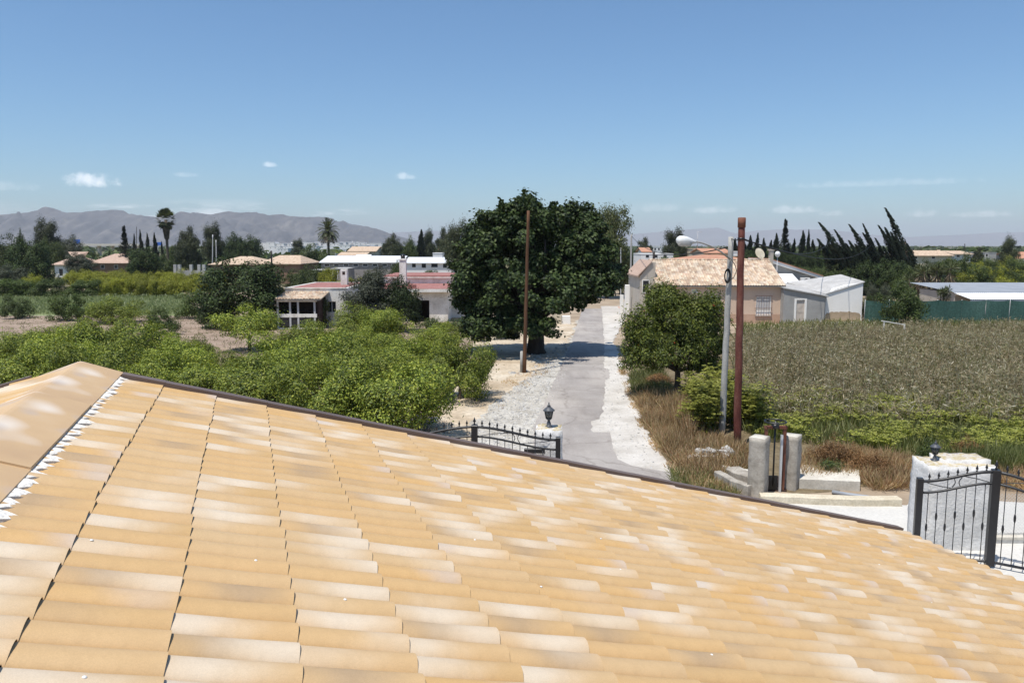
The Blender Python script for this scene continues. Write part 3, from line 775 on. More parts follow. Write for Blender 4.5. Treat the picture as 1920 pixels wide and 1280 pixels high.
def block_house(name, label, cat, px0, px1, Y, pyt, depth, wallm, roofm=None, group=None, wins=(), zbase=0.0, parapet=.12, roof_over=0.0):
    x0, x1 = X(px0, Y), X(px1, Y); zt_ = Z(pyt, Y); cx = (x0+x1)/2
    h = thing(name, label, cat, (cx, Y, 0), 0, group); a, b = x0-cx, x1-cx
    MB().box(a, b, 0, depth, zbase, zt_-parapet).build('wall', wallm, h)
    MB().box(a-.06-roof_over, b+.06+roof_over, -.06-roof_over, depth+.06, zt_-parapet, zt_).build('roof', roofm or wallm, h)
    for wv in wins:
        p0, q0, p1, q1 = wv[:4]
        window(h, X(p0,Y)-cx, X(p1,Y)-cx, Z(q1,Y), Z(q0,Y), 0, *(wv[4:] if len(wv) > 4 else ()))
    return h
def wall_open(mb, x0, x1, z0, z1, y0, y1, openings, mi=0):
    """wall slab between y0,y1 with true rectangular openings"""
    xs = sorted({x0, x1, *[o[0] for o in openings], *[o[1] for o in openings]}); zs = sorted({z0, z1, *[o[2] for o in openings], *[o[3] for o in openings]})
    for i in range(len(xs)-1):
        for j in range(len(zs)-1):
            mx, mz = (xs[i]+xs[i+1])/2, (zs[j]+zs[j+1])/2
            if any(o[0] < mx < o[1] and o[2] < mz < o[3] for o in openings): continue
            mb.box(xs[i], xs[i+1], y0, y1, zs[j], zs[j+1], mi)

# --- orange house with the long tiled roof
Y0 = 65.0
oh_ = thing('tiled_house', 'long orange rendered house with a patchy old tile roof and one shuttered window', 'house', (X(1345,Y0), Y0, 0))
cx = X(1345, Y0); a, b = X(1232,Y0)-cx, X(1467,Y0)-cx
ze, zr, dp = Z(536, Y0-.3), Z(488, Y0+4.2), 8.4
w = MB(); w.ext([(0,Z(589,Y0)),(dp,0),(dp,ze+.08),(dp/2,zr-.12),(0,ze+.08)], a, b)
w.build('wall', [MT['orange_wall']], oh_)
MB().box(a-.01, b+.01, -.025, .6, 0, Z(589,Y0)-.002).build('plinth', MT['orange_dado'], oh_)
r = MB().ext([(-.3,ze-.1),(-.3,ze),(dp/2,zr),(dp+.3,ze),(dp+.3,ze-.1),(dp/2,zr-.12)], a-.12, b+.12).build('roof', MT['beige'], oh_)
rolled_roof('tile_field', r, a-.14, b+.14, -.36, ze, dp/2, zr, MT['oldtile'], seed=3)['kind'] = 'stuff'
rolled_roof('tile_field', r, a-.14, b+.14, dp+.36, ze, dp/2, zr, MT['oldtile'], seed=4)['kind'] = 'stuff'
rt_ = MB(); 
for i in range(28):
    x_ = a-.1+(b-a+.2)*i/28
    rt_ = MB().tube([(x_, dp/2, zr+.02), (x_+(b-a+.2)/28+.04, dp/2, zr+.045)], [.09,.11], 7)
    rt_.build('ridge_tile', MT['oldtile'], r)
def pxr(p0, q0, p1, q1, Y): return X(p0,Y)-cx, X(p1,Y)-cx, Z(q1,Y), Z(q0,Y)
x0,x1,z0,z1 = pxr(1418,557,1444,582,Y0)
wd = window(oh_, x0, x1, z0-.35, z1, 0, MT['white'], MT['shutter'], .05, sill=True)
MB().box(x0, x1, -.02, .0, z0-.35, z0).build('panel', MT['white'], wd)
gb = MB()
for i in range(7): 
    xx = x0-.06+(x1-x0+.12)*i/6; gb.box(xx-.008, xx+.008, -.14, -.125, z0-.4, z1+.12)
for zz in (z0-.38, z0+.2, z1+.1): gb.box(x0-.12, x1+.12, -.15, -.115, zz-.012, zz+.012); gb.box(x0-.12,x0-.09,-.13,0,zz-.01,zz+.01); gb.box(x1+.09,x1+.12,-.13,0,zz-.01,zz+.01)
gb.build('window_grille', MT['rust'], wd)
x0,x1,z0,z1 = pxr(1297,543,1306,548,Y0); window(oh_, x0, x1, z0, z1, 0, MT['white'], MT['shutter'], .05)
x0,x1,z0,z1 = pxr(1328,557,1350,582,Y0); window(oh_, x0, x1, z0, z1, 0, MT['white'], MT['pane'], .05)
MB().box(X(1434,Y0+7)-cx, X(1440,Y0+7)-cx, 6, 6.5, zr-1.2, Z(470,Y0+6)).box(X(1432,Y0+7)-cx, X(1442,Y0+7)-cx, 5.95, 6.55, Z(470,Y0+6)+.001, Z(467,Y0+6)).build('chimney', MT['beige'], r)
# satellite dish on the ridge
dsh = thing('satellite_dish', 'beige satellite dish behind the ridge of the patchy tile roof', 'satellite dish', (X(1416,70), 69.6, zr-.2))
m = MB(); prof = [(.02,0),(.25,.03),(.42,.09),(.52,.15)]
m.lathe(prof, 16); me = m.mesh('dish', MT['kerb'])
d_ = ob('dish', me, dsh, (0,-.1,.75), (math.radians(65), 0, math.radians(25)))
MB().tube([(0,0,0),(0,0,.7)], .03, 6).build('mast', MT['alu'], dsh); MB().tube([(0,-.15,.7),(.1,-.6,.75)], .015, 5).build('arm', MT['alu'], dsh)
# --- left gable annex at the road end of the orange house
an = thing('gable_annex', 'grey beige lean-to annex on the road side of the orange house', 'annex', (X(1212,66), 66, 0))
ax0, ax1 = X(1199,66)-X(1212,66), a + cx - X(1212,66) - .02
m = MB(); m.exty([(ax0, 0),(ax1, 0),(ax1, Z(492,66)),(ax1-.35, Z(492,66)),(ax0, Z(517,66))], 0, 6.5); m.build('wall', MT['beige'], an)
m = MB(); m.exty([(ax0-.25, Z(517,66)-.1),(ax1-.3, Z(491,66)+.03),(ax1-.3, Z(491,66)+.13),(ax0-.25, Z(517,66)+.02)], -.15, 6.6); m.build('roof', MT['pinktile'], an)
x0, x1 = ax0+.25, ax0+.75; window(an, x0, x1, Z(548,66), Z(526,66), 0, MT['white'], MT['pane'])
# --- white extension right behind
ex = thing('white_extension', 'white extension with a sloping parapet behind the orange house', 'house extension', (X(1490,73), 73, 0))
cx2 = X(1490,73); e0, e1 = X(1440,73)-cx2, X(1530,73)-cx2
m = MB(); m.exty([(e0,0),(e1,0),(e1,Z(521,73)),(e0,Z(492,73))], 0, 6); m.build('wall', MT['grey_wall'], ex)
m = MB(); m.exty([(e0-.1,Z(492,73)+.03),(e1+.4,Z(523,73)),(e1+.4,Z(523,73)+.26),(e0-.1,Z(492,73)+.31)], -.35, 6.3); r_ = m.build('roof', MT['white'], ex)
m = MB(); m.exty([(e0-.1,Z(492,73)+.313),(e1+.4,Z(523,73)+.263),(e1+.4,Z(523,73)+.34),(e0-.1,Z(492,73)+.39)], -.42, 6.35); m.build('tile_edge', MT['redtile'], r_)
ac = thing('air_conditioner', 'white air conditioner unit high on the white extension', 'air conditioner', (X(1508,72.6), 72.55, Z(533,72.6)))
MB().bevbox(-.42,.42,0,.4,0,.6,.02).build('case', MT['white'], ac)
m = MB().lathe([(.24,0),(.24,.02)], 18); me = m.mesh('fan_grille', MT['pane']); ob('fan_grille', me, ac, (.08,-.003,.3), (math.pi/2,0,0))
MB().box(-.35,-.3,.05,.45,-.08,-.002).box(.3,.35,.05,.45,-.08,-.002).build('bracket', MT['alu'], ac)
aw = thing('awning', 'white flat awning below the sloping parapet of the white extension', 'awning', (X(1480,70.5), 70.5, 0))
m = MB(); m.ext([(0,Z(532,70.5)),(2.3,Z(514,72.8)),(2.3,Z(514,72.8)+.06),(0,Z(532,70.5)+.06)], X(1461,70.5)-X(1480,70.5), X(1500,70.5)-X(1480,70.5)); m.build('canopy', MT['whitesheet'], aw)
MB().box(-.95,-.9,.02,.08,0,Z(532,70.5)).box(.9,.95,.02,.08,0,Z(532,70.5)).build('post', MT['alu'], aw)
# --- grey lean-to with door and the white shed with bare plaster
sh = thing('lean_to', 'grey cement lean-to with a narrow pale door beside the orange house', 'shed', (X(1507,64.2), 64.2, 0))
cx3 = X(1507,64.2); s0, s1 = X(1469,64.2)-cx3, X(1546,64.2)-cx3
zl, zrr = Z(541,64.2), Z(556,64.2)
d0, d1, dz = X(1491,64.2)-cx3, X(1510,64.2)-cx3, Z(562,64.2)
m = MB()
for xa, xb, zb in ((s0, d0, 0), (d0, d1, dz), (d1, s1, 0)):
    za = zl+(zrr-zl)*(xa-s0)/(s1-s0); zc = zl+(zrr-zl)*(xb-s0)/(s1-s0)
    m.exty([(xa,zb),(xb,zb),(xb,zc),(xa,za)], 0, .2)
m.exty([(s0,0),(s0+.2,0),(s0+.2,zl-.1),(s0,zl-.02)], .2, 5.0)
m.build('wall', MT['grey_wall'], sh)
m = MB(); m.add([(s0-.1,-.15,zl+.02),(s1+.25,-.15,zrr-.02),(s1+.25,4.9,zrr+.55),(s0-.1,4.9,zl+.35),(s0-.1,-.15,zl+.1),(s1+.25,-.15,zrr+.06),(s1+.25,4.9,zrr+.63),(s0-.1,4.9,zl+.43)], [(3,2,1,0),(4,5,6,7),(0,1,5,4),(1,2,6,5),(2,3,7,6),(3,0,4,7)])
m.build('roof', MT['fibre'], sh)
dr = MB().box(d0+.08, d1-.08, .06, .11, .06, dz-.08).box(d0+.08, d1-.08, .05, .06, dz*.48, dz*.52).build('door', MT['greendoor'], sh)
MB().box(d0-.09, d0+.08, -.03, .12, 0, dz).box(d1-.08, d1+.09, -.03, .12, 0, dz).box(d0-.09, d1+.09, -.03, .12, dz, dz+.1).build('door_frame', MT['white'], dr)
wsY = 64.6
ws = thing('white_shed', 'white shed with a mono pitch roof and bare brown plaster low on its wall', 'shed', (X(1582,wsY), wsY, 0))
cx4 = X(1582,wsY); w0, w1 = X(1547,wsY)-cx4, X(1616,wsY)-cx4
z_l, z_r = Z(553,wsY), Z(530,wsY)
m = MB(); m.exty([(w0,0),(w1,0),(w1,z_r),(w0+(w1-w0)*.6,Z(534.5,wsY)),(w0+(w1-w0)*.25,Z(542,wsY)),(w0,z_l)], 0, 4.6); m.build('wall', MT['white'], ws)
# flaked-off patch: its own thin bare-plaster layer with ragged outline, standing 4 mm proud of the coat around it
rngp = np.random.default_rng(8); top = []
for i in range(22):
    q = i/21; xx = w0+.03+(w1-w0-.1)*q
    zz = Z(590,wsY)+(Z(583.5,wsY)-Z(590,wsY))*math.sin(math.pi*min(1,q*1.02))**.5 + rngp.uniform(-.07,.07)
    top.append((xx, zz))
zb = Z(603,wsY); n = len(top)
v = [(x,-.004,zz) for x, zz in top] + [(x,-.004,zb) for x, _ in top] + [(x,.01,zz) for x, zz in top] + [(x,.01,zb) for x, _ in top]
MB().add(v, [(i,i+1,n+i+1,n+i)[::-1] for i in range(n-1)] + [(i,i+1,2*n+i+1,2*n+i) for i in range(n-1)]).build('bare_plaster', MT['plaster_brown'], ws)
m = MB(); m.add([(w0-.1,-.08,z_l+.03),(w1+.1,-.08,z_r+.03),(w1+.1,4.8,z_r+.45),(w0-1.6,4.8,z_l+.75),(w0-.1,-.08,z_l+.1),(w1+.1,-.08,z_r+.1),(w1+.1,4.8,z_r+.52),(w0-1.6,4.8,z_l+.82)], [(3,2,1,0),(4,5,6,7),(0,1,5,4),(1,2,6,5),(2,3,7,6),(3,0,4,7)])
m.build('roof', MT['fibre'], ws)
MB().bevbox(w0-.05, w1+.5, -.5, -.003, 0, Z(604,wsY-.4), .02).build('plinth', MT['white'], ws)

# --- abandoned white house on the left
YL, YR = 63.0, 66.0
ab = thing('abandoned_house', 'derelict flat roofed white house with red painted roof edges behind the lemon trees', 'house', (X(690,YL), YL, 0))
ca = X(690,YL)
def ax(px, Y): return X(px,Y)-ca
l0, l1 = ax(536,YL), ax(648,YL); zt1 = Z(541,YL)
op = [(ax(614,YL), ax(630,YL), Z(586,YL), Z(565,YL))]
m = MB(); wall_open(m, l0, l1, 0, zt1, 0, .25, op); m.box(l0, l0+.25, .25, 9.5, 0, zt1); m.box(l1-.25, l1, .25, 9.5, 0, zt1); m.box(l0, l1, 9.5, 9.75, 0, zt1)
m.build('wall', MT['white_old'], ab)
rf = MB().box(l0+.25, l1-.25, .25, 9.5, zt1-.35, zt1-.12).build('roof', MT['red_paint'], ab)
MB().box(l0-.05, l1+.05, -.05, .28, zt1, zt1+.07).box(l0-.05, l0+.28, .28, 9.5, zt1, zt1+.07).box(l0-.05, l1+.05, 9.5, 9.8, zt1, zt1+.07).build('coping', MT['white_old'], rf)
MB().box(l0+.3, l1-.3, .35, 9.4, zt1-.119, zt1+.05).build('roof_paint', MT['red_paint'], rf)
ww = MB().box(op[0][0], op[0][1], .12, .17, op[0][2], op[0][2]+.05).box(op[0][0], op[0][1], .12, .17, op[0][3]-.05, op[0][3]).box((op[0][0]+op[0][1])/2-.03, (op[0][0]+op[0][1])/2+.03, .12, .17, op[0][2]+.05, op[0][3]-.05).build('window', MT['alu'], ab)
MB().box(op[0][0], op[0][1], .18, .2, op[0][2], op[0][3]).build('pane', MT['pane'], ww)
# chimneys
c = MB().bevbox(ax(640,68), ax(652,68), 5, 5.6, zt1-.2, Z(505,68), .03).box(ax(643.5,68), ax(648.5,68), 4.99, 5.02, Z(515,68), Z(509,68), 1); c.build('chimney', [MT['white_old'], MT['darkroom']], rf)
# right block
r0, r1 = ax(700,YR), ax(840,YR); zt2 = Z(541.5,YR); dy = YR-YL
op2 = [(ax(772,YR), ax(805,YR), 0, Z(563,YR))]
m = MB(); wall_open(m, r0, r1, 0, zt2-.25, dy, dy+.25, op2); m.box(r0, r0+.25, dy+.25, dy+9, 0, zt2-.25); m.box(r1-.25, r1, dy+.25, dy+9, 0, zt2-.25); m.box(r0+.25, r1-.25, dy+8.75, dy+9, 0, zt2-.25)
m.build('wall', MT['white_old'], ab)
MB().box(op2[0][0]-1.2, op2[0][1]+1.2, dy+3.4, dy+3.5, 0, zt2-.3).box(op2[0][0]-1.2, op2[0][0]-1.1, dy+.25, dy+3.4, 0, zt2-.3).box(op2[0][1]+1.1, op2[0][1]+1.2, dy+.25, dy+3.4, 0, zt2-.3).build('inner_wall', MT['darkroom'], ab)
rf2 = MB().box(r0-.3, r1+.55, dy-.55, dy+9.2, zt2-.249, zt2).build('roof', MT['white_old'], ab)
MB().box(r0-.2, r1+.42, dy-.40, dy+9.1, zt2+.001, zt2+.05).build('roof_paint', MT['red_paint'], rf2)
MB().box(ax(767,67), ax(781,67), dy+.6, dy+1.1, zt2+.051, zt2+.32).build('tile_stack', MT['red_paint'], rf2)
YB = 74.5; db = YB-YL
b0, b1 = ax(722,YB), ax(858,YB)
MB().box(b0, b1, db, db+8, 0, Z(521,YB)).build('wall', MT['white_old'], ab)
rf3 = MB().box(b0-.15, b1+.2, db-.2, db+8.2, Z(521,YB)+.001, Z(521,YB)+.1).build('roof', MT['white_old'], ab)
MB().box(b0-.1, b1+.12, db-.1, db+8.1, Z(521,YB)+.101, Z(516.5,YB)).build('roof_paint', MT['red_paint'], rf3)
YC = 71.0
m = MB().bevbox(ax(750,YC), ax(762,YC), YC-YL, YC-YL+.6, zt2, Z(488,YC), .03).bevbox(ax(748.5,YC), ax(763.5,YC), YC-YL-.06, YC-YL+.66, Z(488,YC)+.001, Z(485,YC), .02)
c = m.build('chimney', MT['white_old'], rf2)
MB().lathe([(.2,0),(.2,.25),(.26,.25),(.24,.33),(.05,.42)], 10, c=((ax(750,YC)+ax(762,YC))/2, YC-YL+.3, Z(485,YC))).build('chimney_pot', MT['pane'], c)
# side wing of the right block
MB().box(ax(840,70), ax(875,70), 7.0, 12, 0, Z(556,70)).build('wall', MT['white_old'], ab)
# glazed porch
YP = 60.2; pdy = YP-YL
p0, p1 = ax(519,YP), ax(594,YP); zpe = Z(561,YP); zpr = Z(547,YP+2.4)
pr_ = MB().ext([(pdy-.25,zpe-.08),(pdy-.25,zpe),(-.02,zpr),(-.02,zpr-.1)], p0-.15, p1+.35).build('porch_roof', MT['beige'], ab)
rolled_roof('tile_field', pr_, p0-.17, p1+.38, pdy-.30, zpe, -.03, zpr, MT['oldtile'], seed=9)['kind'] = 'stuff'
z_mid0, z_mid1 = Z(595,YP), Z(588.5,YP)
for p_ in (521,544,559,590): xx = ax(p_,YP); pp = MB().box(xx-.07, xx+.07, pdy, pdy+.12, 0, zpe-.08).build('porch_post', MT['alu'], ab)
m = MB(); m.box(p0+.05, p1, pdy-.01, pdy+.13, z_mid0, z_mid1); m.box(p0, p1+.05, pdy-.02, pdy+.4, 0, Z(615,YP)); m.box(p0+.02,p1+.02,pdy-.012,pdy+.12,zpe-.2,zpe-.085)
m.build('porch_sill', MT['white_old'], ab)
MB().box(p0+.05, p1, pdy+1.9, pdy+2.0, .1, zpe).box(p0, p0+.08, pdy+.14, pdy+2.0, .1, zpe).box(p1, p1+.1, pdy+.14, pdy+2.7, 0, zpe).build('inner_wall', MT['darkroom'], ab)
for i, (q0, q1) in enumerate(((524,541),(547,557),(562,588))):
    pn = MB().box(ax(q0,YP), ax(q1,YP), pdy+.05, pdy+.07, .2, z_mid0-.06).build('pane', MT['pane'], pp)
cur = MB()
for i in range(9): xx = ax(527,YP)+i*.1; cur.box(xx, xx+.07, pdy+.22, pdy+.26, .2, z_mid0-.1)
cur.build('blind', mat('faded_blue_slat', [(.09,.13,.2),(.2,.25,.32)], 3, .8, 10, 0), pp)

# --- buildings farther back on the left
gable_house('farm_cottage', 'small white cottage with a pinkish hipped roof among dark trees at far left', 'house', 103, 145, 160, 496, 472, 10, MT['white_far'], MT['pinktile'], .5, wins=((111,504,118,517),(132,503,140,513)), hip=4.5)
gable_house('farm_building', 'low brown walled farm building with a pinkish roof beside the olive clump', 'house', 172, 238, 165, 493, 475.5, 14, MT['brownwall'], MT['pinktile'], .5, wins=((190,497,196,503),(215,497,221,503)), hip=1.6)
gable_house('barn', 'long barn with a pale tan roof behind the big dark tree', 'barn', 396, 482, 140, 495.5, 480.5, 14, MT['brownwall'], MT['tantile'], .4, hip=3.0)
gable_house('barn', 'tan roofed barn right of the thin wire pole', 'barn', 488, 562, 132, 494.5, 478.5, 13, MT['brownwall'], MT['tantile'], .4, hip=1.5)
# garden wall with posts
yw = 128
gw = thing('garden_wall', 'low grey garden wall with square posts beyond the yellow green citrus rows', 'wall', (X(360,yw), yw, 0)); cg_ = X(360,yw)
MB().box(X(328,yw)-cg_, X(392,yw)-cg_, 0, .25, 0, Z(507,yw)).build('panel', MT['grey_wall'], gw)
for p_ in (329,337,359,374,383): MB().box(X(p_,yw)-cg_-.22, X(p_,yw)-cg_+.22, -.1, .35, 0, Z(496,yw)).build('post', MT['fibre'], gw)
# white sheds with long white roofs
hs = gable_house('warehouse', 'long grey warehouse with a white sheet roof', 'warehouse', 603, 752, 130, 491.5, 479.5, 12, MT['block'], MT['whitesheet'], .3,
     wins=[(p, 495, p+9, 499) for p in (609,627,645,663,681,699,717,735)])
gable_house('warehouse', 'white walled warehouse with a white roof and dark windows right of the chimney', 'warehouse', 762, 850, 122, 492.5, 482, 11, MT['white_far'], MT['whitesheet'], .3,
     wins=[(791,494,799,502), (809,494,821,501), (831,494.5,838,502), (773,494,780,501)])
# roofless block ruin
ru = block_house('block_ruin', 'bare grey block outbuilding below the long warehouse', 'outbuilding', 622, 652, 112, 503, 5, MT['block'], MT['fibre'], wins=((625,506,633,522),))
ru2 = block_house('block_ruin', 'low pinkish grey outbuilding with a dark opening beside the block ruin', 'outbuilding', 584, 622, 114, 506, 5, MT['grey_wall'], MT['fibre'], wins=((588,510,599,520),))
gable_house('house', 'small white gabled house beside the date palm', 'house', 667, 688, 150, 484.5, 477, 7, MT['white_far'], MT['whitesheet'], .4)
gable_house('house', 'tan house with a clay roof above the warehouse', 'house', 655, 704, 190, 471, 462, 12, MT['kerb'], MT['tantile'], .4, wins=((662,473,667,477),(690,473,695,477)))
gable_house('house', 'lower tan roofed wing in front of the clay roofed house', 'house', 636, 684, 176, 479, 472.5, 9, MT['kerb'], MT['tantile'], .4)
block_house('house', 'white cube house right of the clay roofed house', 'house', 703, 718, 195, 466, 9, MT['white_far'], wins=((706,469,710,473),))
# building with steep roof and white finial
ch = gable_house('chapel', 'tan chapel-like house with a steep pyramid roof and white finial beside the big tree', 'chapel', 818, 846, 150, 479, 463, 8, MT['kerb'], MT['tantile'], .4, hip=2.9, wins=((826,481,831,486),))
xx = 0; zz = Z(463,154); MB().lathe([(.5,-.4),(.42,.3),(.2,.7),(.05,1.5)], 8, c=(-.5,4,zz)).build('finial', MT['white'], ch)
block_house('house', 'small white flat roofed annex in front of the chapel-like house', 'house', 812, 830, 143, 474, 5, MT['white_far'])
# the white town: row houses with their windows
rngv = np.random.default_rng(21)
MT['townpane'] = mat('far_window', [(.16,.15,.15),(.24,.22,.21)], 1, .5, 5, 0)
ORD = ['first','second','third','fourth','fifth','sixth','seventh','eighth','ninth','tenth','eleventh','twelfth','thirteenth','fourteenth','fifteenth','sixteenth','seventeenth','eighteenth']
k = 0
def town(px0, px1, pyt, Y, wlo, whi, grp, rown):
    p = px0; k = 0
    while p < px1:
        wd_ = rngv.uniform(wlo, whi); t_ = pyt + rngv.uniform(-1.6, 1.4); 
        wn_ = []
        q = p+rngv.uniform(2,5)
        while q < p+wd_-3:
            wn_.append((q, t_+2.4, q+1.1, t_+4.2, MT['white_far'], MT['townpane'])); q += rngv.uniform(5.0, 9.0)
        block_house('row_house', f'{ORD[k]} white house from the left in the {rown} row of the distant town', 'house', p, p+wd_-.3, Y+rngv.uniform(-14,14), t_, 10, MT['white_far'], group=grp, wins=wn_, parapet=.3)
        p += wd_; k += 1
town(482, 712, 455, 470, 12, 20, 'white houses of the distant town', 'rear')
town(505, 708, 460.5, 400, 13, 22, 'white houses of the distant town', 'middle')
town(520, 640, 466, 330, 14, 24, 'white houses of the distant town', 'front')
# --- buildings beyond the orange house and along the road
gable_house('house', 'house with a bright red roof behind the orange house', 'house', 1288, 1408, 88, 488, 477.5, 9, MT['beige'], MT['redtile'], .5, hip=2.6)
gable_house('house', 'red tiled house with a white water tank beyond the street lamp', 'house', 1321, 1366, 125, 474, 465.5, 9, MT['kerb'], MT['redtile'], .4, wins=((1326,476,1332,481),))
block_house('house', 'tan house under the antenna beyond the street lamp', 'house', 1298, 1320, 135, 466, 8, MT['kerb'], MT['tantile'], wins=((1302,470,1308,475),))
block_house('water_tank', 'white box tank on the roof of the red tiled house', 'tank', 1374, 1385, 122, 471, 3, MT['white_far'], zbase=Z(480,122))
block_house('house', 'low white house at the far end of the lane', 'house', 1201, 1262, 130, 475.5, 8, MT['white_far'], wins=((1210,478,1216,483),(1226,478,1232,483),(1243,478,1249,483)))
gable_house('house', 'tiny red roofed house above the low white house', 'house', 1205, 1218, 160, 472, 464, 7, MT['white_far'], MT['redtile'], .4)
block_house('house', 'grey white block among the trees left of the lamp head', 'house', 1222, 1243, 170, 462, 8, MT['white_far'], wins=((1226,465,1229,469),(1233,465,1236,469)))
# far right houses
gable_house('house', 'long pale house with a tan roof on the right horizon', 'house', 1706, 1782, 150, 479, 469.5, 10, MT['kerb'], MT['tantile'], .4, wins=((1712,481,1718,485),(1745,481,1751,485)), chimney=(1754,1758,468))
block_house('house', 'white house at the left end of the tan roofed house', 'house', 1688, 1707, 170, 471, 8, MT['white_far'], wins=((1692,474,1697,478),))
gable_house('house', 'white house with a white roof right of the tan roofed house', 'house', 1786, 1818, 155, 476, 470, 9, MT['white_far'], MT['tantile'], .4, wins=((1792,478,1797,482),(1806,478,1811,482)))
block_house('house', 'grey blocks between two round trees on the right horizon', 'house', 1842, 1866, 165, 473, 9, MT['grey_wall'], wins=((1846,476,1850,481),))
gable_house('house', 'house with a red and yellow roof at the right picture edge', 'house', 1904, 1960, 160, 484, 472, 9, MT['white_far'], MT['redtile'], .3)
gable_house('house', 'pink tiled house half hidden behind the sheet metal shed', 'house', 1903, 1990, 100, 531, 521, 8, MT['beige'], MT['pinktile'], .3)
# --- sheet-metal shed with white canopy
YS = 68.5
sm_ = thing('metal_shed', 'grey sheet metal shed with a sloping white corrugated canopy behind the green net', 'shed', (X(1880,YS), YS, 0)); cs = X(1880,YS)
s0, s1 = X(1789,YS)-cs, X(2080,YS)-cs
MB().box(s0, s1, 0, 6, 0, Z(548,YS)-.02).build('wall', MT['beige'], sm_)
def corrugated(name, parent, x0, x1, y0, z0, y1, z1, material, pitch=.18, amp=.03):
    n = int((x1-x0)/pitch)*4; xs = np.linspace(x0, x1, n+1); h_ = amp*np.sin(np.arange(n+1)*math.pi/2)
    V = np.concatenate([np.stack([xs, np.full(n+1,y0), z0+h_], -1), np.stack([xs, np.full(n+1,y1), z1+h_], -1), np.stack([xs, np.full(n+1,y0), z0+h_-.02], -1)])
    a_ = np.arange(n); Fq = np.concatenate([np.stack([a_, a_+1, a_+n+2, a_+n+1], -1), np.stack([a_+2*(n+1), a_+1+2*(n+1), a_+1, a_], -1)])
    return ob(name, npmesh(name, V, Fq, material, smooth=False), parent)
corrugated('roof', sm_, s0-.2, s1, -.05, Z(548,YS), 7.5, Z(530,YS+7.5), MT['greysheet'])
corrugated('canopy', sm_, s0-.1, s1, -2.6, Z(561,YS-2.6), -.06, Z(549,YS), MT['whitesheet'])
MB().box(s0-.1, s1, -2.58, -2.5, Z(561,YS-2.6)-.18, Z(561,YS-2.6)-.04).build('gutter', MT['greysheet'], sm_)
for i in range(5): xx = s0+.2+i*2.9; MB().box(xx, xx+.08, -2.5, -2.42, 0, Z(561,YS-2.6)-.05).build('post', MT['alu'], sm_)
# --- green net fence
YN = 64.0
gn = thing('net_fence', 'long green shade net fence behind the dry stalk field', 'fence', (X(1780,YN), YN, 0)); cn = X(1780,YN)
n0, n1 = X(1622,YN)-cn, X(2120,YN)-cn; ln = n1-n0; npst = 12
for i in range(npst):
    xx = n0+ln*i/(npst-1)
    MB().tube([(xx,.06,0),(xx,.06,2.05)], .03, 6).build('post', MT['alu'], gn)
    if i < npst-1:
        nx, nz_ = 14, 5; V, Fq = [], []; rngn = np.random.default_rng(i)
        for b_ in range(nz_):
            for a_ in range(nx):
                q = a_/(nx-1); zz = .05 + (1.95+.10*math.sin(i*2.1)*0 - .09*math.sin(math.pi*q))*b_/(nz_-1)
                V.append((xx+ln/(npst-1)*q*.998, .02+.03*math.sin(q*9+i)+rngn.normal(0,.012), zz))
        for b_ in range(nz_-1):
            for a_ in range(nx-1): Fq.append((b_*nx+a_, b_*nx+a_+1, (b_+1)*nx+a_+1, (b_+1)*nx+a_))
        ob('net_panel', npmesh('net_panel', V, Fq, MT['net'], smooth=True), gn)
# --- far motorway
mw = thing('overpass', 'low concrete motorway overpass on the horizon at left', 'overpass', (X(200,500), 500, 0)); cm_ = X(200,500)
MB().box(X(140,500)-cm_, X(262,500)-cm_, 0, 9, Z(461,500), Z(457,500)).build('deck', MT['concrete_pale'], mw)
for p_ in (155,180,205,230,255): MB().box(X(p_,500)-cm_-.6, X(p_,500)-cm_+.6, 3, 6, 0, Z(461,500)).build('pier', MT['concrete_pale'], mw)
def roadsign(px, py0, py1, w_, lab):
    Y = 480; s_ = thing('road_sign', lab, 'road sign', (X(px,Y), Y, 0)); a_ = M(w_,Y)/2
    MB().box(-a_, a_, 0, .15, Z(py1,Y), Z(py0,Y)).build('panel', MT['bluesign'], s_)
    MB().box(-a_*.8, -a_*.65, .16, .4, 0, Z(py1,Y)+1).box(a_*.65, a_*.8, .16, .4, 0, Z(py1,Y)+1).build('post', MT['alu'], s_)
roadsign(145, 449, 457, 13, 'blue motorway sign beside the olive clump at left')
roadsign(300, 454, 460, 10, 'blue motorway sign left of the tall fan palm')
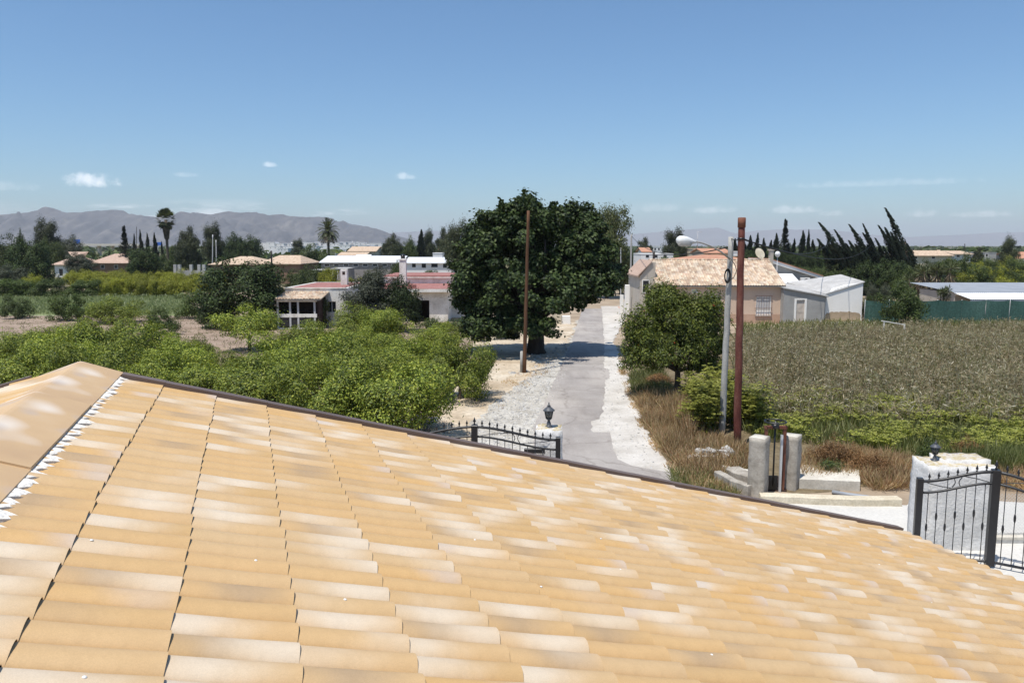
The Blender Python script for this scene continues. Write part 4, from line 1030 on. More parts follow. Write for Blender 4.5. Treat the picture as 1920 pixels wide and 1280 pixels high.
# ------------------------------------------------------------------ vegetation
def unit(v): return v/np.maximum(np.linalg.norm(v, axis=-1, keepdims=True), 1e-9)
def leafV(C, A, Nm, L, Wd, cup=0.0):
    C = np.asarray(C); n = len(C); S_ = unit(np.cross(A, Nm)); Nn_ = np.cross(S_, A)
    L = np.broadcast_to(np.asarray(L, float), (n,))[:,None]; Wd = np.broadcast_to(np.asarray(Wd, float), (n,))[:,None]
    V = np.stack([C-A*L/2, C+S_*Wd/2+A*L*.08+Nn_*Wd*cup, C+A*L/2, C-S_*Wd/2+A*L*.08+Nn_*Wd*cup], 1).reshape(-1,3)
    return V
def quads(n): return np.arange(n*4).reshape(n,4)
def leaf_mesh(name, V, mats, midx=None): return npmesh(name, V, quads(len(V)//4), mats, midx)
def rnd_dirs(rng, n): return unit(rng.normal(0,1,(n,3)))
def crown_leaves(rng, n, rx, ry, z0, z1, nclump, crad, L, Wd, lump=.16, up=.45, shell=(.55,1.0), droop=.0, flat=.0, squash=.8, top_bias=0, core=.5, skirt=0.0, fuzz=.28):
    cz, rz = (z0+z1)/2, (z1-z0)/2
    d = rnd_dirs(rng, nclump)
    if not skirt: d[:,2] = np.where(d[:,2] < -.55, -d[:,2]*.6, d[:,2])
    ph = rng.uniform(0, 6.28, 8)
    if skirt:
        xy = np.linalg.norm(d[:,:2], axis=1); k_ = np.where(d[:,2] < .1, 1+(1/np.maximum(xy,.35)-1)*skirt, 1)[:,None]; d[:,:2] *= k_
    lf = 1 + lump*(np.sin(3*np.arctan2(d[:,1],d[:,0])+ph[0])*.6 + np.sin(5*d[:,2]+2*np.arctan2(d[:,1],d[:,0])+ph[1])*.6 + rng.normal(0,.45,nclump))
    f = rng.uniform(shell[0], shell[1], nclump)
    cc = d*np.array([rx,ry,rz])*(f*lf)[:,None]
    cr = crad*rng.uniform(.5,1.5,nclump)
    w = cr**2; w = w/w.sum()
    idx = rng.choice(nclump, n, p=w)
    o = rnd_dirs(rng, n); r = cr[idx]*(core+(1-core)*rng.random(n)**.5); r = np.where(rng.random(n) < fuzz, r*rng.uniform(1.0,1.9,n), r)
    C = cc[idx]+o*r[:,None]*np.array([1,1,squash]); C[:,2] += cz
    C[:,2] = np.where(C[:,2] < z0*.5, z0*.5+rng.random(n)*.3, C[:,2])
    N_ = unit(o*.7 + unit(cc[idx])*.35 + np.array([0,0,up]) + rng.normal(0,.42,(n,3)))
    A = rng.normal(0,1,(n,3)); A[:,2] -= droop; A = unit(A - N_*(A*N_).sum(1,keepdims=True))
    return leafV(C, A, N_, L*rng.uniform(.7,1.3,n), Wd*rng.uniform(.7,1.3,n), .12), cc+np.array([0,0,cz])
def trunk_mb(rng, r0, h0, targets, nl=6, lean=.05, multi=1):
    m = MB()
    for q in range(multi):
        bx, by = (0,0) if multi == 1 else (rng.uniform(-r0,r0)*1.2, rng.uniform(-r0,r0)*1.2)
        top = Vector((bx+rng.normal(0,lean)*h0*2, by+rng.normal(0,lean)*h0*2, h0))
        m.tube([(bx,by,-.08),(bx*.9,by*.9,h0*.12),(bx+(top.x-bx)*.5+rng.normal(0,.02),by+(top.y-by)*.5,h0*.55),tuple(top)], [r0*1.45/multi**.5,r0*1.05/multi**.5,r0*.88/multi**.5,r0*.72/multi**.5], 9)
        for k in rng.choice(len(targets), min(nl, len(targets)), replace=False):
            t = Vector(targets[k]); t = top + (t-top)*.85
            mid = top.lerp(t, .5)+Vector((rng.normal(0,.06), rng.normal(0,.06), .08))*h0
            m.tube([tuple(top-Vector((0,0,.1*h0))), tuple(mid), tuple(t)], [r0*.5, r0*.28, r0*.08], 6)
    return m
PROTO = {}
def proto(kind, var):
    key = (kind, var)
    if key in PROTO: return PROTO[key]
    rng = np.random.default_rng(abs(hash(kind)) % 1000 if False else sum(map(ord, kind))*13+var*7+1)
    bark = MT['bark']; w = h = None; ex = []
    if kind == 'lemon':
        w, h = 4.4, 3.0
        V, cc = crown_leaves(rng, 19000, 1.85, 1.85, .15, 2.8, 46, .50, .12, .058, lump=.26, droop=.3, skirt=.6, shell=(.5,1.05), core=.6, fuzz=.14, up=.6)
        cm = leaf_mesh('crown', V, MT['lemon']); tm_ = trunk_mb(rng, .10, .7, cc, 9)
    elif kind == 'lime':
        w, h = 4.4, 3.0
        V, cc = crown_leaves(rng, 9000, 2.1, 2.1, .1, 2.85, 60, .48, .18, .085, lump=.24, skirt=.9, shell=(.5,1.05))
        cm = leaf_mesh('crown', V, MT['lime']); tm_ = trunk_mb(rng, .10, .7, cc, 5)
    elif kind == 'citrus_dark':
        w, h = 4.2, 3.2
        V, cc = crown_leaves(rng, 10000, 1.95, 1.95, .1, 3.05, 60, .45, .17, .08, lump=.25, skirt=.9, shell=(.5,1.05))
        cm = leaf_mesh('crown', V, MT['citrus_dark']); tm_ = trunk_mb(rng, .10, .8, cc, 6)
    elif kind == 'open_lemon':      # rounder tree on a visible trunk
        w, h = 4.4, 3.6
        V, cc = crown_leaves(rng, 13000, 2.05, 2.0, .7, 3.45, 60, .5, .15, .075, lump=.2, squash=.8, shell=(.4,1.02))
        cm = leaf_mesh('crown', V, MT['lemon']); tm_ = trunk_mb(rng, .13, 1.0, cc, 8)
    elif kind == 'broad':
        w, h = 8.0, 6.5
        V, cc = crown_leaves(rng, 20000, 3.7, 3.7, .3, 6.2, 110, .7, .24, .14, lump=.17, skirt=.8, shell=(.45,1.0))
        cm = leaf_mesh('crown', V, MT['dark']); tm_ = trunk_mb(rng, .22, 1.5, cc, 8)
    elif kind == 'mid':
        w, h = 8.0, 7.5
        V, cc = crown_leaves(rng, 14000, 3.7, 3.7, .6, 7.2, 100, .8, .30, .16, lump=.2, skirt=.6, shell=(.4,1.0))
        cm = leaf_mesh('crown', V, MT['mid']); tm_ = trunk_mb(rng, .22, 1.8, cc, 8)
    elif kind == 'olive':
        w, h = 6.0, 6.0
        V, cc = crown_leaves(rng, 24000, 2.6, 2.6, .3, 5.7, 90, .6, .22, .075, lump=.17, skirt=.7, shell=(.35,1.0), core=.2)
        cm = leaf_mesh('crown', V, MT['olive']); tm_ = trunk_mb(rng, .2, 1.3, cc, 8)
    elif kind == 'pine':
        w, h = 9.0, 9.0
        V, cc = crown_leaves(rng, 26000, 3.9, 3.9, 1.2, 8.8, 90, 1.0, .34, .13, lump=.16, squash=.75, shell=(.3,1.0), skirt=.4, core=.15)
        cm = leaf_mesh('crown', V, MT['pine']); tm_ = trunk_mb(rng, .25, 2.8, cc, 10)
        if var == 2: cm = leaf_mesh('crown', V, MT['olivepine'])
    elif kind == 'bent':            # wind-combed cypress: one long hooked leader among shorter ragged spires
        w, h = 3.6, 10.0; CC, AA, NN, LL = [], [], [], []
        sp = [(0,0,1.0,.85)] + [(rng.uniform(-1.1,1.2), rng.uniform(-.9,.9), rng.uniform(.38,.82), rng.uniform(.5,.8)) for _ in range(9)]
        for bx, by, hs, R0 in sp:
            n = int(1500*hs+400); hh_ = h*hs; t = rng.random(n)**1.15
            a = rng.uniform(0,6.28,n); R_ = R0*np.minimum(1,t*6+.5)*(1-t)**.8*(1+.35*np.sin(t*33+3*a+bx*9)+rng.normal(0,.2,n))
            rr = R_*(.4+.6*rng.random(n)**.5); bend = (.9+1.3*hs)*(.25*t+.9*t**2.4)*hs
            C = np.stack([bx+np.cos(a)*rr-bend, by+np.sin(a)*rr, t*hh_*.985+.1], -1)
            A = unit(np.stack([-.35-.9*t**1.5+np.cos(a)*.2, np.sin(a)*.25, np.full(n,.9)], -1)+rng.normal(0,.2,(n,3)))
            CC.append(C); AA.append(A); NN.append(unit(np.stack([np.cos(a), np.sin(a), np.full(n,.4)], -1)+rng.normal(0,.4,(n,3)))); LL.append(.5*(1-.45*t)*rng.uniform(.6,1.4,n))
        cm = leaf_mesh('crown', leafV(np.vstack(CC), np.vstack(AA), np.vstack(NN), np.concatenate(LL), .12), MT['cypress'])
        tm_ = MB().tube([(0,0,-.1),(0,0,h*.3),(-.5,0,h*.6)], [.18,.13,.05], 8)
    elif kind == 'cypress':
        w, h = 2.2, 10.0; n = 6500; t = rng.random(n)**1.2
        a = rng.uniform(0,6.28,n); R_ = w/2*np.minimum(1, t*9+.35)*(1-t)**.8*(1+.3*np.sin(t*21+var*2+2*np.sin(a))+.3*np.sin(3*a+t*37+var)+.22*np.sin(5*a-t*61)+rng.normal(0,.16,n))
        rr = R_*(.45+.55*rng.random(n)**.5); C = np.stack([np.cos(a)*rr+.12*np.sin(t*7+var), np.sin(a)*rr, t*h*.985+.1], -1)
        A = unit(np.stack([np.cos(a)*.35, np.sin(a)*.35, np.full(n,.9)], -1)+rng.normal(0,.22,(n,3)))
        cm = leaf_mesh('crown', leafV(C, A, unit(np.stack([np.cos(a), np.sin(a), np.full(n,.35)], -1)+rng.normal(0,.35,(n,3))), .5*(1-.5*t)*rng.uniform(.7,1.3,n), .14), MT['cypress'])
        tm_ = MB().tube([(0,0,-.1),(0,0,h*.3),(0,0,h*.6)], [.18,.13,.05], 8)
    elif kind == 'araucaria':
        w, h = 4.4, 10.0; C, A, N_ = [], [], []
        for k in range(15):
            zz = 1.0+8.6*(k/14)**.9; R_ = 2.2*(1-k/15.5)**.9*rng.uniform(.65,1.25)
            for j in range(8):
                a = 2*math.pi*j/8+k*.5+rng.normal(0,.3); R_ *= rng.uniform(.8,1.2); zj = rng.normal(0,.22)
                for q in np.linspace(.12,1,13):
                    for e in range(4):
                        C.append((math.cos(a)*R_*q+rng.normal(0,.07), math.sin(a)*R_*q+rng.normal(0,.07), zz+zj+.2*R_*q*q-.05+rng.normal(0,.12)))
                        A.append((math.cos(a+rng.normal(0,.9)), math.sin(a+rng.normal(0,.9)), .3+rng.normal(0,.3))); N_.append((rng.normal(0,.5),rng.normal(0,.5),1))
        cm = leaf_mesh('crown', leafV(np.array(C), unit(np.array(A)), unit(np.array(N_)), .42, .14), MT['cypress'])
        tm_ = MB().tube([(0,0,-.1),(0,0,5),(0,0,10.1)], [.2,.13,.03], 8)
    elif kind == 'fan_palm':        # tall fan palm with a skirt of dead fronds
        w, h = 5.2, 13.0; V, mi = [], []
        def fan(base, d, up_, L, m_, plen):
            d = Vector(d).normalized(); s = d.cross(Vector((0,0,1))).normalized(); nrm = s.cross(d)
            c = Vector(base)+d*plen
            C, A, N_ = [], [], []
            for q in np.linspace(-1.25, 1.25, 13):
                ax_ = (d*math.cos(q)+s*math.sin(q)); ax_ = (ax_+Vector((0,0,-.25*(1-math.cos(q))))).normalized()
                C.append(c+ax_*L*.5); A.append(ax_); N_.append(nrm)
            V.append(leafV(np.array([tuple(x) for x in C]), np.array([tuple(x) for x in A]), np.array([tuple(x) for x in N_]), L, L*.2)); mi.extend([m_]*13)
        for k in range(46):
            a = k*2.4; el = math.radians(85-k*3.3); fan((0,0,11.2+.3*rng.random()), (math.cos(a)*math.cos(el), math.sin(a)*math.cos(el), math.sin(el)), 0, 1.15, 0, 1.15+.25*rng.random())
        for k in range(80):
            a = k*2.4; el = math.radians(-66-18*(k/80)-rng.random()*6); fan((0,0,11.3-3.2*(k/80)), (math.cos(a)*math.cos(el), math.sin(a)*math.cos(el), math.sin(el)), 0, .95*(1-.35*k/80), 1, 1.05*(1-.55*k/80))
        cm = leaf_mesh('crown', np.vstack(V), [MT['palm'], MT['palm_dry']], mi)
        m = MB(); pr = [(.42,-.1),(.33,.4),(.27,2),(.25,5),(.30,7.5),(.34,8.4),(.3,11.3)]; m.lathe(pr, 12); tm_ = m; bark = MT['palm_bark']
    elif kind == 'date_palm':
        w, h = 5.4, 10.0; V, mi = [], []
        for k in range(64):
            a = k*2.4+rng.normal(0,.1); el = math.radians(85-k*1.9); L = 2.9*rng.uniform(.85,1.05)
            d0 = Vector((math.cos(a)*math.cos(el), math.sin(a)*math.cos(el), math.sin(el))); p = Vector((0,0,8.0)); side = Vector((-math.sin(a), math.cos(a), 0))
            C, A, N_ = [], [], []; nseg = 13
            for q in range(nseg):
                d0 = (d0+Vector((0,0,-.095))).normalized(); p2 = p+d0*L/nseg
                nrm = side.cross(d0)
                if q > 1:
                    for sgn in (-1,1):
                        ax_ = (side*sgn*.9+d0*.6+nrm*-.25).normalized(); ll = .62*math.sin(math.pi*(q+1)/(nseg+2))**.6
                        C.append(p2+ax_*ll*.5); A.append(ax_); N_.append(nrm+side*sgn*.3)
                C.append((p+p2)/2); A.append(d0); N_.append(nrm); p = p2
            n_ = len(C); Ls = np.array([.6]*n_); V.append(leafV(np.array([tuple(x) for x in C]), unit(np.array([tuple(x) for x in A])), unit(np.array([tuple(x) for x in N_])), .7, .15)); mi.extend([1 if k > 47 else 0]*n_)
        cm = leaf_mesh('crown', np.vstack(V), [MT['palm'], MT['palm_dry']], mi)
        m = MB(); m.lathe([(.42,-.1),(.33,.5)]+[(.27+.04*(i%2), .8+i*.3) for i in range(24)]+[(.42,8.0),(.3,8.5)], 12); tm_ = m; bark = MT['palm_bark']
    elif kind == 'shrub':
        w, h = 2.0, 1.5
        V, cc = crown_leaves(rng, 2600, .95, .95, .05, 1.45, 26, .33, .13, .06, lump=.25)
        cm = leaf_mesh('crown', V, MT['mid']); tm_ = trunk_mb(rng, .04, .3, cc, 6)
    elif kind == 'rust_shrub':
        w, h = 2.0, 1.3
        V, cc = crown_leaves(rng, 3800, .95, .95, .02, 1.25, 34, .26, .085, .04, lump=.3)
        cm = leaf_mesh('crown', V, MT['rust_leaf']); tm_ = trunk_mb(rng, .03, .25, cc, 8)
    elif kind == 'yucca':
        w, h = 3.0, 4.2; C, A, N_, mi = [], [], [], []
        for hd in range(5):
            bx, by, bz = rng.normal(0,.6), rng.normal(0,.6), rng.uniform(1.9,3.6)
            for k in range(70):
                d = rng.normal(0,1,3); d[2] = d[2]*.6+.35; d = d/np.linalg.norm(d); C.append(np.array((bx,by,bz))+d*.42); A.append(d); N_.append(rng.normal(0,1,3)+np.array([0,0,1.2])); mi.append(0)
            for k in range(60):
                d = rng.normal(0,1,3); d[2] = -abs(d[2])-.6; d = d/np.linalg.norm(d); C.append(np.array((bx,by,bz-.35-rng.random()*1.0))+d*.3); A.append(d); N_.append(rng.normal(0,1,3)); mi.append(1)
            ex.append((bx,by,bz))
        cm = leaf_mesh('crown', leafV(np.array(C), unit(np.array(A)), unit(np.array(N_)), .8, .09), [MT['palm'], MT['palm_dry']], mi)
        tm_ = MB()
        for b_ in ex: tm_.tube([(b_[0]*.3,b_[1]*.3,-.05),(b_[0],b_[1],b_[2])], [.12,.09], 7)
    PROTO[key] = (cm, tm_.mesh('trunk', bark), w, h)
    return PROTO[key]
rotr = np.random.default_rng(77)
def tree(kind, var, px, base, wpx, pytop, label, group=None, name=None, cat='tree', rot=None, crown_mat=None, lowcut=0):
    """base > 0: image row of the foot; base < 0: -distance"""
    if base > 0: p = G(px, base)
    else: p = Vector((X(px, -base), -base, 0))
    cm, tm_, w, h = proto(kind, var); Y = p.y
    hh = Z(pytop, Y); ww = M(wpx, Y)
    r = thing(name or {'lemon':'lemon_tree','lime':'citrus_tree','citrus_dark':'citrus_tree','open_lemon':'lemon_tree','broad':'broadleaf_tree','mid':'broadleaf_tree','olive':'olive_tree','pine':'pine_tree','cypress':'cypress_tree','bent':'cypress_tree','araucaria':'conifer_tree','fan_palm':'fan_palm','date_palm':'date_palm','shrub':'shrub','rust_shrub':'withered_shrub','yucca':'yucca_plant'}[kind],
              label, cat, p, rotr.uniform(0,6.28) if rot is None else rot, group)
    r.scale = (ww/w, ww/w, hh/h)
    ob('trunk', tm_, r); c = ob('crown', cm, r)
    if crown_mat:
        c.material_slots[0].link = 'OBJECT'; c.material_slots[0].material = crown_mat
    return r

# --- the near lemon orchard
LG = 'lemon trees of the near orchard'
near = [ # px, foot row, width px, top row
 (745,806,236,668,'big lemon tree beside the left gate, nearest to the rubble verge'),
 (862,748,140,622,'lemon tree at the road end of the orchard, right above the gate'),
 (610,800,210,668,None),(500,770,215,664,None),(395,762,190,668,None),(660,742,190,634,None),(560,716,180,622,None),
 (760,716,150,634,None),(655,690,150,604,None),(585,668,150,600,None),(470,724,130,660,None),(735,690,120,622,None),(820,700,130,632,None),
 (330,716,150,630,None),(240,706,170,600,None),(130,712,170,606,None),(30,712,160,612,None),(85,752,180,640,None),(200,756,180,640,None),(300,765,160,660,None),(-20,760,170,640,None),
 (290,690,130,612,None),(180,680,150,600,None),(80,682,130,612,None),(370,700,90,628,None),(-60,700,130,610,None),
 (690,800,150,706,None),(545,742,150,655,None),(440,745,150,672,None),(610,705,160,640,None),(150,730,150,640,None)]
def rowname(b_): return 'front' if b_ > 770 else 'second' if b_ > 728 else 'third' if b_ > 695 else 'rear'
rowcnt = {}
for q in sorted([q for q in near if q[4] is None], key=lambda q: q[0]):
    rn = rowname(q[1]); rowcnt[rn] = rowcnt.get(rn, 0)+1; near[near.index(q)] = (*q[:4], f'{ORD[rowcnt[rn]-1]} lemon tree from the left in the {rn} row of the near orchard')
for i, (px, b_, w_, t_, lab) in enumerate(near):
    tree('lemon', i % 4, px, b_, w_*.97, t_, lab, LG)
# --- freestanding trees between the orchard and the meadow
tree('open_lemon', 0, 468, 657, 122, 578, 'round lemon tree on a visible trunk in bare soil left of the glazed porch')
tree('citrus_dark', 0, 30, 597, 52, 560, 'small dark citrus at the left picture edge before the meadow')
tree('citrus_dark', 1, 124, 601, 66, 549, 'dark two tone citrus standing against the meadow strip')
tree('lemon', 1, 212, 606, 106, 556, 'broad yellow green citrus right of the two tone one before the meadow')
tree('citrus_dark', 2, 306, 627, 62, 578, 'dark green citrus in the bare soil behind the lemon rows')
tree('broad', 0, 466, 612, 180, 482, 'large dark broad crowned tree left of the derelict house')
tree('citrus_dark', 1, 372, 596, 80, 545, 'mixed citrus at the left foot of the large dark broad crowned tree')
tree('citrus_dark', 0, 405, 614, 70, 560, 'dark low tree at the front of the large dark broad crowned tree')
tree('olive', 0, 702, 622, 120, 499, 'grey green olive in front of the derelict house')
tree('broad', 1, 752, 622, 82, 518, 'dark broadleaf tree beside the dark doorway of the derelict house')
tree('lemon', 1, 668, 640, 110, 568, 'bright lemon tree in front of the grey green olive', LG)
tree('lemon', 2, 722, 652, 110, 578, 'bright lemon tree in front of the dark doorway', LG)
tree('shrub', 0, 610, 612, 26, 560, 'thin dark shrub between the porch and the window', cat='shrub')
tree('shrub', 1, 812, 624, 62, 596, 'low grey green shrub before the right wall of the derelict house', cat='shrub')
tree('shrub', 0, 858, 628, 56, 597, 'low shrub at the corner of the derelict house', cat='shrub')
tree('lemon', 3, 826, 660, 90, 604, 'lemon tree below the low shrubs of the derelict house', LG)
tree('shrub', 1, 940, 636, 40, 612, 'small bright shrub at the edge of the big tree shade', cat='shrub')
tree('shrub', 0, 900, 640, 40, 616, 'small dim shrub under the left side of the big tree', cat='shrub')
# --- citrus rows beyond the meadow
yg = 'yellow green citrus rows beyond the meadow'
rr_ = np.random.default_rng(4)
for row, (b_, n_, x0_, x1_, t_) in enumerate(((556,9,205,385,520),(547,9,150,392,514),(540,9,135,395,509),(533,9,140,392,506.5))):
    for i in range(n_):
        tree('lime', (i+row) % 3, x0_+(x1_-x0_)*(i+.5*(row%2))/(n_-1)+rr_.uniform(-4,4), b_, rr_.uniform(34,44), t_+rr_.uniform(-1.5,2), f'{ORD[i]} yellow green citrus from the left in the {ORD[row]} row beyond the meadow', yg)
for px, b_, w_, t_, lab in ((12,557,70,521,'dark citrus at the left end of the row beyond the meadow'),(48,556,62,523,'second dark citrus from the left beyond the meadow'),(97,557,66,520,'dark round citrus below the white cottage'),(163,557,62,522,'dark flat topped citrus at the start of the yellow green rows')):
    tree('citrus_dark', 1, px, b_, w_, t_, lab)
tree('lime', 0, 60, 549, 44, 516, 'yellow green citrus between the dark ones at the far left'); tree('olive', 0, 15, 548, 80, 496, 'brownish grey tree behind the dark citrus at the far left')
for px, w_, t_, Y, lab, k in ((618,40,500,105,'yellow green tree above the red roof edge',1),(590,60,496,112,'green bushy tree between the barn and the block ruin',2),(560,50,505,104,'green citrus behind the left block of the derelict house',0),(655,50,519,98,'yellow green citrus just behind the square white chimney',1)):
    tree('lime' if k == 1 else 'mid', k % 2, px, -Y, w_, t_, lab)
# --- tree line far left
far_l = [('mid',0,14,-130,60,440,'dark brownish tree at the left picture edge on the skyline'),('broad',0,60,-120,84,446,'dense dark tree left of the white cottage'),('pine',0,92,-175,58,414,'tall round olive brown pine above the white cottage'),
 ('olive',0,135,-170,52,440,'brown green low tree right of the tall round pine'),('mid',1,104,-165,40,446,'bright green bushy tree between the pine and the dark tree'),('broad',1,44,-150,20,430,'narrow dark tree top left of the tall round pine'),
 ('olive',0,148,-150,60,472,'brownish bush behind the white cottage roof'),('araucaria',0,237,-170,32,424,'tiered dark conifer left of the tall fan palm'),('cypress',0,255,-175,12,438,'thin cypress just right of the tiered conifer'),
 ('cypress',1,267,-180,13,430,'tallest thin cypress left of the fan palm'),('cypress',2,279,-175,14,436,'third thin cypress left of the fan palm'),('cypress',0,293,-172,16,436,'thicker cypress beside the fan palm'),('cypress',1,306,-170,10,452,'short cypress at the foot of the fan palm'),
 ('broad',0,268,-125,66,462,'dark round tree below the thin cypresses'),('mid',0,312,-135,46,478,'scrubby green tree at the foot of the fan palm'),('pine',1,355,-150,58,423,'round olive green pine right of the fan palm'),('pine',0,402,-175,46,421,'second olive green pine behind the two thin poles'),
 ('broad',1,440,-190,50,436,'dark ragged tree left of the distant white town'),('broad',0,470,-188,56,440,'dark lumpy tree at the left end of the white town'),('mid',1,330,-185,30,455,'small tree between the fan palm and the round pine'),
 ('mid',0,578,-160,60,458,'green tree in front of the distant white town'),('pine',0,560,-260,30,449,'small dark tree among the town houses'),('mid',1,600,-170,50,470,'low dark green tree left of the date palm'),
 ('pine',1,735,-170,44,436,'round dark pine right of the white town'),('mid',1,768,-175,34,444,'dark leafy tree between two pines beyond the warehouse'),('cypress',1,790,-180,26,430,'narrow feathery tree beyond the warehouse'),('pine',0,805,-185,34,433,'dark pine left of the chapel-like house'),
 ('pine',1,835,-150,50,425,'dark pine behind the chapel-like house'),('pine',0,862,-110,60,418,'dark pine at the left shoulder of the big tree'),('mid',0,700,-118,40,505,'pale leafy tree beside the chimney of the derelict house'),('mid',1,742,-100,30,490,'light green tree behind the potted chimney'),('mid',0,800,-106,90,507,'low green trees below the white walled warehouse')]
for k, v, px, b_, w_, t_, lab in far_l: tree(k, v, px, b_, w_, t_, lab)
tree('fan_palm', 0, 316, -170, 46, 396, 'tall fan palm with a shaggy skirt of dead fronds on the skyline', cat='palm tree')
tree('date_palm', 0, 617, -195, 42, 417, 'feathery date palm standing before the white town', cat='palm tree')
# --- along the lane and right of it
far_r = [('pine',2,1138,-96,104,378,'tall olive green pine behind the right shoulder of the big tree'),('pine',1,1207,-170,44,444,'low dark pine behind the grey lane pole'),('pine',0,1263,-140,56,431,'dark round pine behind the street lamp head'),
 ('mid',0,1162,-104,46,498,'green tree beside the lane under the tall pine'),('broad',0,1180,-150,40,470,'dark trees at the end of the lane'),('mid',1,1250,-120,50,475,'green shrubs around the low white house')]
for k, v, px, b_, w_, t_, lab in far_r: tree(k, v, px, b_, w_, t_, lab)
cg2 = 'cypress hedge behind the orange house'
hedge = [1376,1392,1405,1418,1430,1444,1453,1486,1502,1513,1522,1534,1551,1475,1543,1560]
for px, w_, t_, v in ((1376,26,447,0),(1392,26,452,1),(1405,24,441,2),(1418,18,436,0),(1430,22,446,1),(1444,22,450,2),(1453,24,437,0),(1486,18,447,1),(1502,24,432,2),(1513,14,430,0),(1522,22,449,1),(1534,16,454,2),(1551,15,437,0),(1475,24,455,2),(1543,22,460,1),(1560,24,461,0)):
    tree('cypress', v, px, -150+rr_.uniform(-6,6), w_, t_, f'dark pointed cypress, {ORD[sorted(hedge).index(px)]} from the left in the hedge behind the orange house', cg2)
tree('araucaria', 0, 1469, -148, 34, 412, 'tiered conifer standing tallest in the hedge row behind the orange house')
for i, px in enumerate(range(1385,1568,15)): tree('broad', i % 2, px, -146, 40, 468+rr_.uniform(-4,5), f'{ORD[i]} dark bushy tree from the left at the foot of the cypress hedge', 'dark trees at the foot of the cypress hedge')
bl = 'wind bent cypresses right of the white shed'
for px, w_, t_, v, lab in ((1592,62,416,1,'leftmost wind bent cypress with a thin curled tip'),(1606,46,430,0,'short wind bent cypress second from the left'),(1640,54,420,2,'wind bent cypress with a doubled tip in the middle'),(1648,40,419,0,'wind bent cypress right behind the doubled tip'),(1660,52,436,1,'broad lower wind bent cypress in the middle'),(1690,50,422,0,'slim wind bent cypress left of the tallest one'),(1706,56,389,2,'tallest wind bent cypress with a long hooked tip'),(1628,70,458,1,'low spreading wind bent cypress at the front'),(1676,60,462,0,'low wind bent cypress in front of the tallest')):
    tree('bent', v, px-4, -108+rr_.uniform(-5,5), w_*1.25, t_, lab, bl, rot=rr_.uniform(-.25,.25))
right_trees = [('mid',0,1590,-104,70,492,'dark green bush at the foot of the bent cypresses'),('broad',1,1625,-102,80,488,'dark foliage below the middle bent cypresses'),('broad',0,1670,-100,70,484,'dark foliage below the tallest bent cypress'),('mid',1,1702,-96,50,500,'light green bush beside the tallest bent cypress'),
 ('olive',0,1634,-74,34,528,'ball shaped grey shrub right of the white shed'),('olive',0,1661,-73,30,529,'second ball shaped grey shrub before the green net'),('cypress',0,1689,-115,16,468,'short cypress tip right of the tallest bent cypress'),
 ('pine',0,1888,-150,42,446,'round grey green tree alone on the right horizon'),('pine',1,1831,-155,28,463,'small dark round tree before the right horizon houses'),('pine',0,1722,-170,18,466,'tiny tree top beside the white house on the right horizon')]
for k, v, px, b_, w_, t_, lab in right_trees: tree(k, v, px, b_, w_, t_, lab)
tree('citrus_dark', 2, 1694, -61.5, 82, 529, 'bushy fig tree in front of the green net', name='fig_tree')
tree('citrus_dark', 0, 1622, -66, 34, 560, 'dark shrub at the corner of the white shed', cat='shrub')
tree('yucca', 0, 1748, -88, 66, 488, 'big shaggy yucca with hanging dead leaves', cat='yucca'); tree('yucca', 1, 1722, -92, 52, 486, 'greener yucca left of the shaggy one', cat='yucca')
tree('yucca', 0, 1768, -66, 34, 530, 'small yellowed palm by the metal shed corner', cat='yucca'); tree('mid', 1, 1785, -95, 60, 476, 'tall bright green bush right of the shaggy yucca')
og = 'citrus grove behind the metal shed'
for row, (Y, n_, t_) in enumerate(((92,9,508),(104,9,499),(118,9,492),(134,10,487))):
    for i in range(n_):
        tree('lime' if (i+row) % 3 == 1 else 'citrus_dark' if (i+row) % 3 else 'mid', (i+row) % 2, 1790+170*i/(n_-1)-row*12+rr_.uniform(-6,6), -Y, rr_.uniform(44,56), t_+rr_.uniform(-3,3), f'{ORD[i]} green tree from the left in the {ORD[row]} grove row behind the metal shed', og)
hg = 'low green grove behind the white extension'
for row, (Y, t_) in enumerate(((100,506),(118,499))):
    for i in range(5): tree('citrus_dark' if i % 2 else 'mid', i % 2, 1500+18*i+row*7, -Y, 40, t_+rr_.uniform(-2,2), f'{ORD[i]} low green tree from the left in the {ORD[row]} row behind the white extension', hg)

